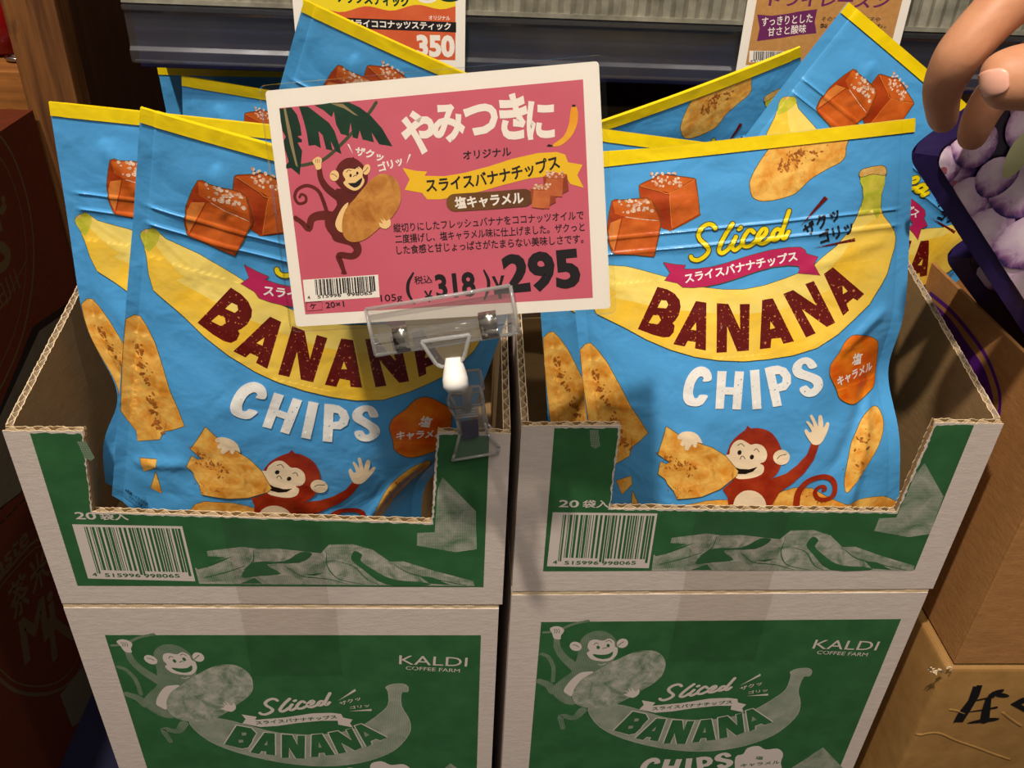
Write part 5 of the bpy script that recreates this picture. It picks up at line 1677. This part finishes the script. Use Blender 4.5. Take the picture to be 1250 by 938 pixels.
# ================================================================== FRUIT BAGS
def fruit_bag(loc, rot, W, H, label, grapes, seed):
    r = empty('fruit_bag', loc, rot, label, 'fruit bag', 'purple bags of berries in the brown carton')
    B = .0085

    def S(u, v, front=True):
        e = min(1, max(0, min(u, W - u, v, H - v) / .05)); d = .011 * (1 - (1 - e) ** 2)
        d += .0008 * math.sin(u * 120 + v * 60 + seed) * e
        return (u, -d if front else d + .0004, v)

    def outline(rad, ins):
        return [(x + W / 2, z) for x, z in rrect(W - 2 * ins, H - 2 * ins, rad, 8, 0, ins)]
    a = Art(None)
    o = outline(.010, 0); i_ = outline(.008, B)
    a.polyuv(i_, 'film_night', 1)
    rr = random.Random(seed); pts = []

    def grape(cx, cy, rx, ry, ang, mat='film_grape', layer=2):
        R, T = 4, 22; v = [(cx, cy)]; uv = [(0, 0)]; f = []
        for k in range(1, R + 1):
            for t in range(T):
                an = 2 * math.pi * t / T; q = k / R * (1 + .04 * math.sin(3 * an + cx * 900))
                x, y = rx * q * math.cos(an), ry * q * math.sin(an)
                x, y = x * math.cos(ang) - y * math.sin(ang), x * math.sin(ang) + y * math.cos(ang)
                x, y = cx + x, cy + y
                v.append((min(max(x, B), W - B), min(max(y, B), H - B)))
                uv.append((math.cos(an) * k / R - .25 + .0001 * seed, math.sin(an) * k / R - .2))
        # each printed grape keeps its own shade of bloom
        off = rr.uniform(-.3, .3)
        uv = [(x + off * .4, y + off * .3) for x, y in uv]
        for t in range(T):
            f.append((0, 1 + t, 1 + (t + 1) % T))
        for k in range(R - 1):
            for t in range(T):
                p, q = 1 + k * T + t, 1 + k * T + (t + 1) % T
                f += [(p, p + T, q + T), (p, q + T, q)]
        a.raw(v, f, mat, layer, uv)
    for _ in range(140):
        x, y = rr.uniform(B, W - B), rr.uniform(B, H - B)
        if all((x - p[0]) ** 2 + (y - p[1]) ** 2 > .016 ** 2 for p in pts):
            pts.append((x, y))
    for x, y in pts:
        grape(x, y, rr.uniform(.0115, .015), rr.uniform(.011, .014), rr.uniform(0, 3))
    if grapes:
        cv = frame_conv(loc, rot)
        for (x, y), rx, ry in grapes:
            p = cv([(x, y)])[0]; k = .42 / FPX
            grape(p[0], p[1], rx * k, ry * k, .77)
        for (x, y), rx, ry, m_ in (((1228, 180), 30, 13, 'film_grape_pulp'), ((1145, 204), 5, 5, 'film_grape_scar'), ((1158, 219), 4, 3, 'film_grape_scar'), ((1241, 148), 3, 3, 'film_grape_scar')):
            p = cv([(x, y)])[0]; k = .42 / FPX
            grape(p[0], p[1], rx * k, ry * k, .6, m_, 3)
    n = len(o)
    mb = MB()
    base = [S(x, z) for x, z in o] + [S(x, z) for x, z in i_]
    mb.add(base, [(i, (i + 1) % n, n + (i + 1) % n, n + i) for i in range(n)], 'film_navy', o + i_)
    NU, NV = 22, 30
    gu = [B + (W - 2 * B) * i / NU for i in range(NU + 1)]; gv = [B + (H - 2 * B) * j / NV for j in range(NV + 1)]

    def inr(x, z):      # keep the grid inside the rounded window
        rad = .008
        cx = min(max(x, B + rad), W - B - rad); cz = min(max(z, B + rad), H - B - rad)
        dx, dz = x - cx, z - cz; L = math.hypot(dx, dz)
        return (x, z) if L <= rad else (cx + dx / L * rad, cz + dz / L * rad)
    g = [inr(x, z) for z in gv for x in gu]
    mb.add([S(x, z) for x, z in g], [(j * (NU + 1) + i, j * (NU + 1) + i + 1, (j + 1) * (NU + 1) + i + 1, (j + 1) * (NU + 1) + i) for j in range(NV) for i in range(NU)], 'film_night', g, True)
    a.items = [t for t in a.items if t[2] != 'film_night']
    for k, (v, f, mat, layer, uv) in enumerate(a.ranked()):
        q = [S(*inr(x, z)) for x, z in v]
        mb.add([(x, y - .0003 - k * 2.5e-5, z) for x, y, z in q], f, mat, v if uv is None else uv, True)
    bg = [(x, z) for z in np.linspace(0, H, NV + 1) for x in np.linspace(0, W, NU + 1)]
    mb.build('front_film', r, recalc=False)
    mb = MB()
    ob = [S(x, z, False) for x, z in o]
    mb.add(ob + [(W / 2, .011, H / 2)], [(i, n, (i + 1) % n) for i in range(n)], 'film_navy', o + [(W / 2, H / 2)])
    mb.build('back_film', r)
    return r


GR = [((1140, 201), 30, 25), ((1170, 243), 36, 28), ((1198, 276), 36, 30), ((1232, 226), 36, 35), ((1204, 208), 28, 24), ((1242, 288), 42, 40), ((1244, 350), 40, 34), ((1245, 148), 30, 29), ((1180, 170), 30, 26)]
fruit_bag((.6200, .050, .0950), (0, -.77, 0), .175, .24, 'purple bordered bag of grapes pinched by the hand', GR, 3)
fruit_bag((.6886, .095, .0250), (0, -.80, 0), .175, .24, 'shaded purple bag of grapes lying behind the one in the hand', None, 8)

# ================================================================== HAND
def pxw(px, y):
    d = rays([px])[0]; t = (y - CAM_LOC[1]) / d[1]
    return Vector(CAM_LOC + d * t)


def skin_body(name, chains, parent, root):
    verts, edges, rad = [], [], []
    for ch in chains:
        prev = None
        for item in ch:
            if isinstance(item, int):
                prev = item; continue
            p, q = item
            verts.append(p); rad.append(q)
            if prev is not None: edges.append((prev, len(verts) - 1))
            prev = len(verts) - 1
    me = bpy.data.meshes.new(name); me.from_pydata([tuple(v) for v in verts], edges, [])
    o = bpy.data.objects.new(name, me); COL.objects.link(o)
    sk = o.modifiers.new('skin', 'SKIN'); sk.use_smooth_shade = True; sk.branch_smoothing = .6
    for i, q in enumerate(rad):
        me.skin_vertices[0].data[i].radius = (q, q)
        me.skin_vertices[0].data[i].use_root = i == root
    o.modifiers.new('sub', 'SUBSURF').render_levels = 2
    o.modifiers['sub'].levels = 2
    rm = o.modifiers.new('one_surface', 'REMESH'); rm.mode = 'VOXEL'; rm.voxel_size = .0014; rm.use_smooth_shade = True
    sm = o.modifiers.new('soften', 'SMOOTH'); sm.factor = .5; sm.iterations = 8
    me.materials.append(MATS['skin'])
    if parent: o.parent = parent
    return o


wrist = (pxw((1500, -60), .005), .024)
palm = (pxw((1410, -10), .012), .024)
chains = [
    [wrist, palm],                                                                               # 0, 1
    [(pxw((1640, -130), -.005), .028), (pxw((1900, -300), -.02), .036)],                             # 2, 3 forearm
    [1, (pxw((1318, -55), .012), .0130), (pxw((1222, 8), .002), .0112), (pxw((1167, 70), -.002), .0105), (pxw((1148, 112), .008), .0088), (pxw((1152, 158), .018), .0066)],      # index
    [1, (pxw((1385, 110), .004), .0150), (pxw((1320, 104), -.016), .0140), (pxw((1258, 92), -.024), .0146), (pxw((1222, 98), -.024), .0132), (pxw((1193, 106), -.020), .0090)],  # thumb
    [1, (pxw((1345, 20), .026), .0120), (pxw((1262, 70), .030), .0100), (pxw((1205, 122), .026), .0092), (pxw((1188, 160), .026), .0080), (pxw((1182, 182), .030), .0064)],       # middle
    [1, (pxw((1370, 50), .045), .0110), (pxw((1300, 80), .060), .0092), (pxw((1250, 120), .066), .0084), (pxw((1232, 160), .068), .0072), (pxw((1228, 185), .068), .0058)],       # ring
    [1, (pxw((1395, 80), .060), .0100), (pxw((1340, 110), .075), .0080), (pxw((1300, 140), .080), .0072), (pxw((1284, 170), .082), .0062), (pxw((1280, 190), .082), .0050)],      # little
]
hand = skin_body('hand', chains, None, 0)
hand.data.edges.add(1); hand.data.edges[-1].vertices = (0, 2)
tag(hand, 'hand with a forearm reaching in from the corner, pinching the purple bag', 'person')
# thumbnail lying on the back of the thumb
from mathutils.bvhtree import BVHTree
bpy.context.view_layer.update()
dg = bpy.context.evaluated_depsgraph_get()
bvh = BVHTree.FromObject(hand, dg)
c_, b_ = pxw((1212, 101), -.03), pxw((1234, 97), -.03)
ax = (c_ - b_).normalized(); view = (Vector(CAM_LOC) - c_).normalized()
side = ax.cross(view).normalized()
mb = MB(); v = []; f = []; ok = True
NU_, NV_ = 12, 12
for j in range(NV_ + 1):
    for i in range(NU_ + 1):
        s_ = -1 + 2 * i / NU_; t_ = -1 + 2 * j / NV_
        k_ = math.sqrt(max(.08, 1 - .8 * abs(t_) ** 3.2))
        q = c_ + ax * (t_ * .0060) + side * (s_ * k_ * .0048) + view * .03
        hit, nrm, _, _ = bvh.ray_cast(q, -view)
        if hit is None or (hit - q).length > .042: hit, nrm, _, _ = bvh.find_nearest(q - view * .03)
        v.append(hit + nrm * (.0004 * (1 - .6 * max(abs(s_), abs(t_)) ** 4)))
for j in range(NV_):
    for i in range(NU_):
        a_ = j * (NU_ + 1) + i
        f.append((a_, a_ + 1, a_ + NU_ + 2, a_ + NU_ + 1))
mb.add(v, f, 'nail', smooth=True)
nl = mb.build('thumbnail', hand)
m = nl.modifiers.new('thick', 'SOLIDIFY'); m.thickness = .0005
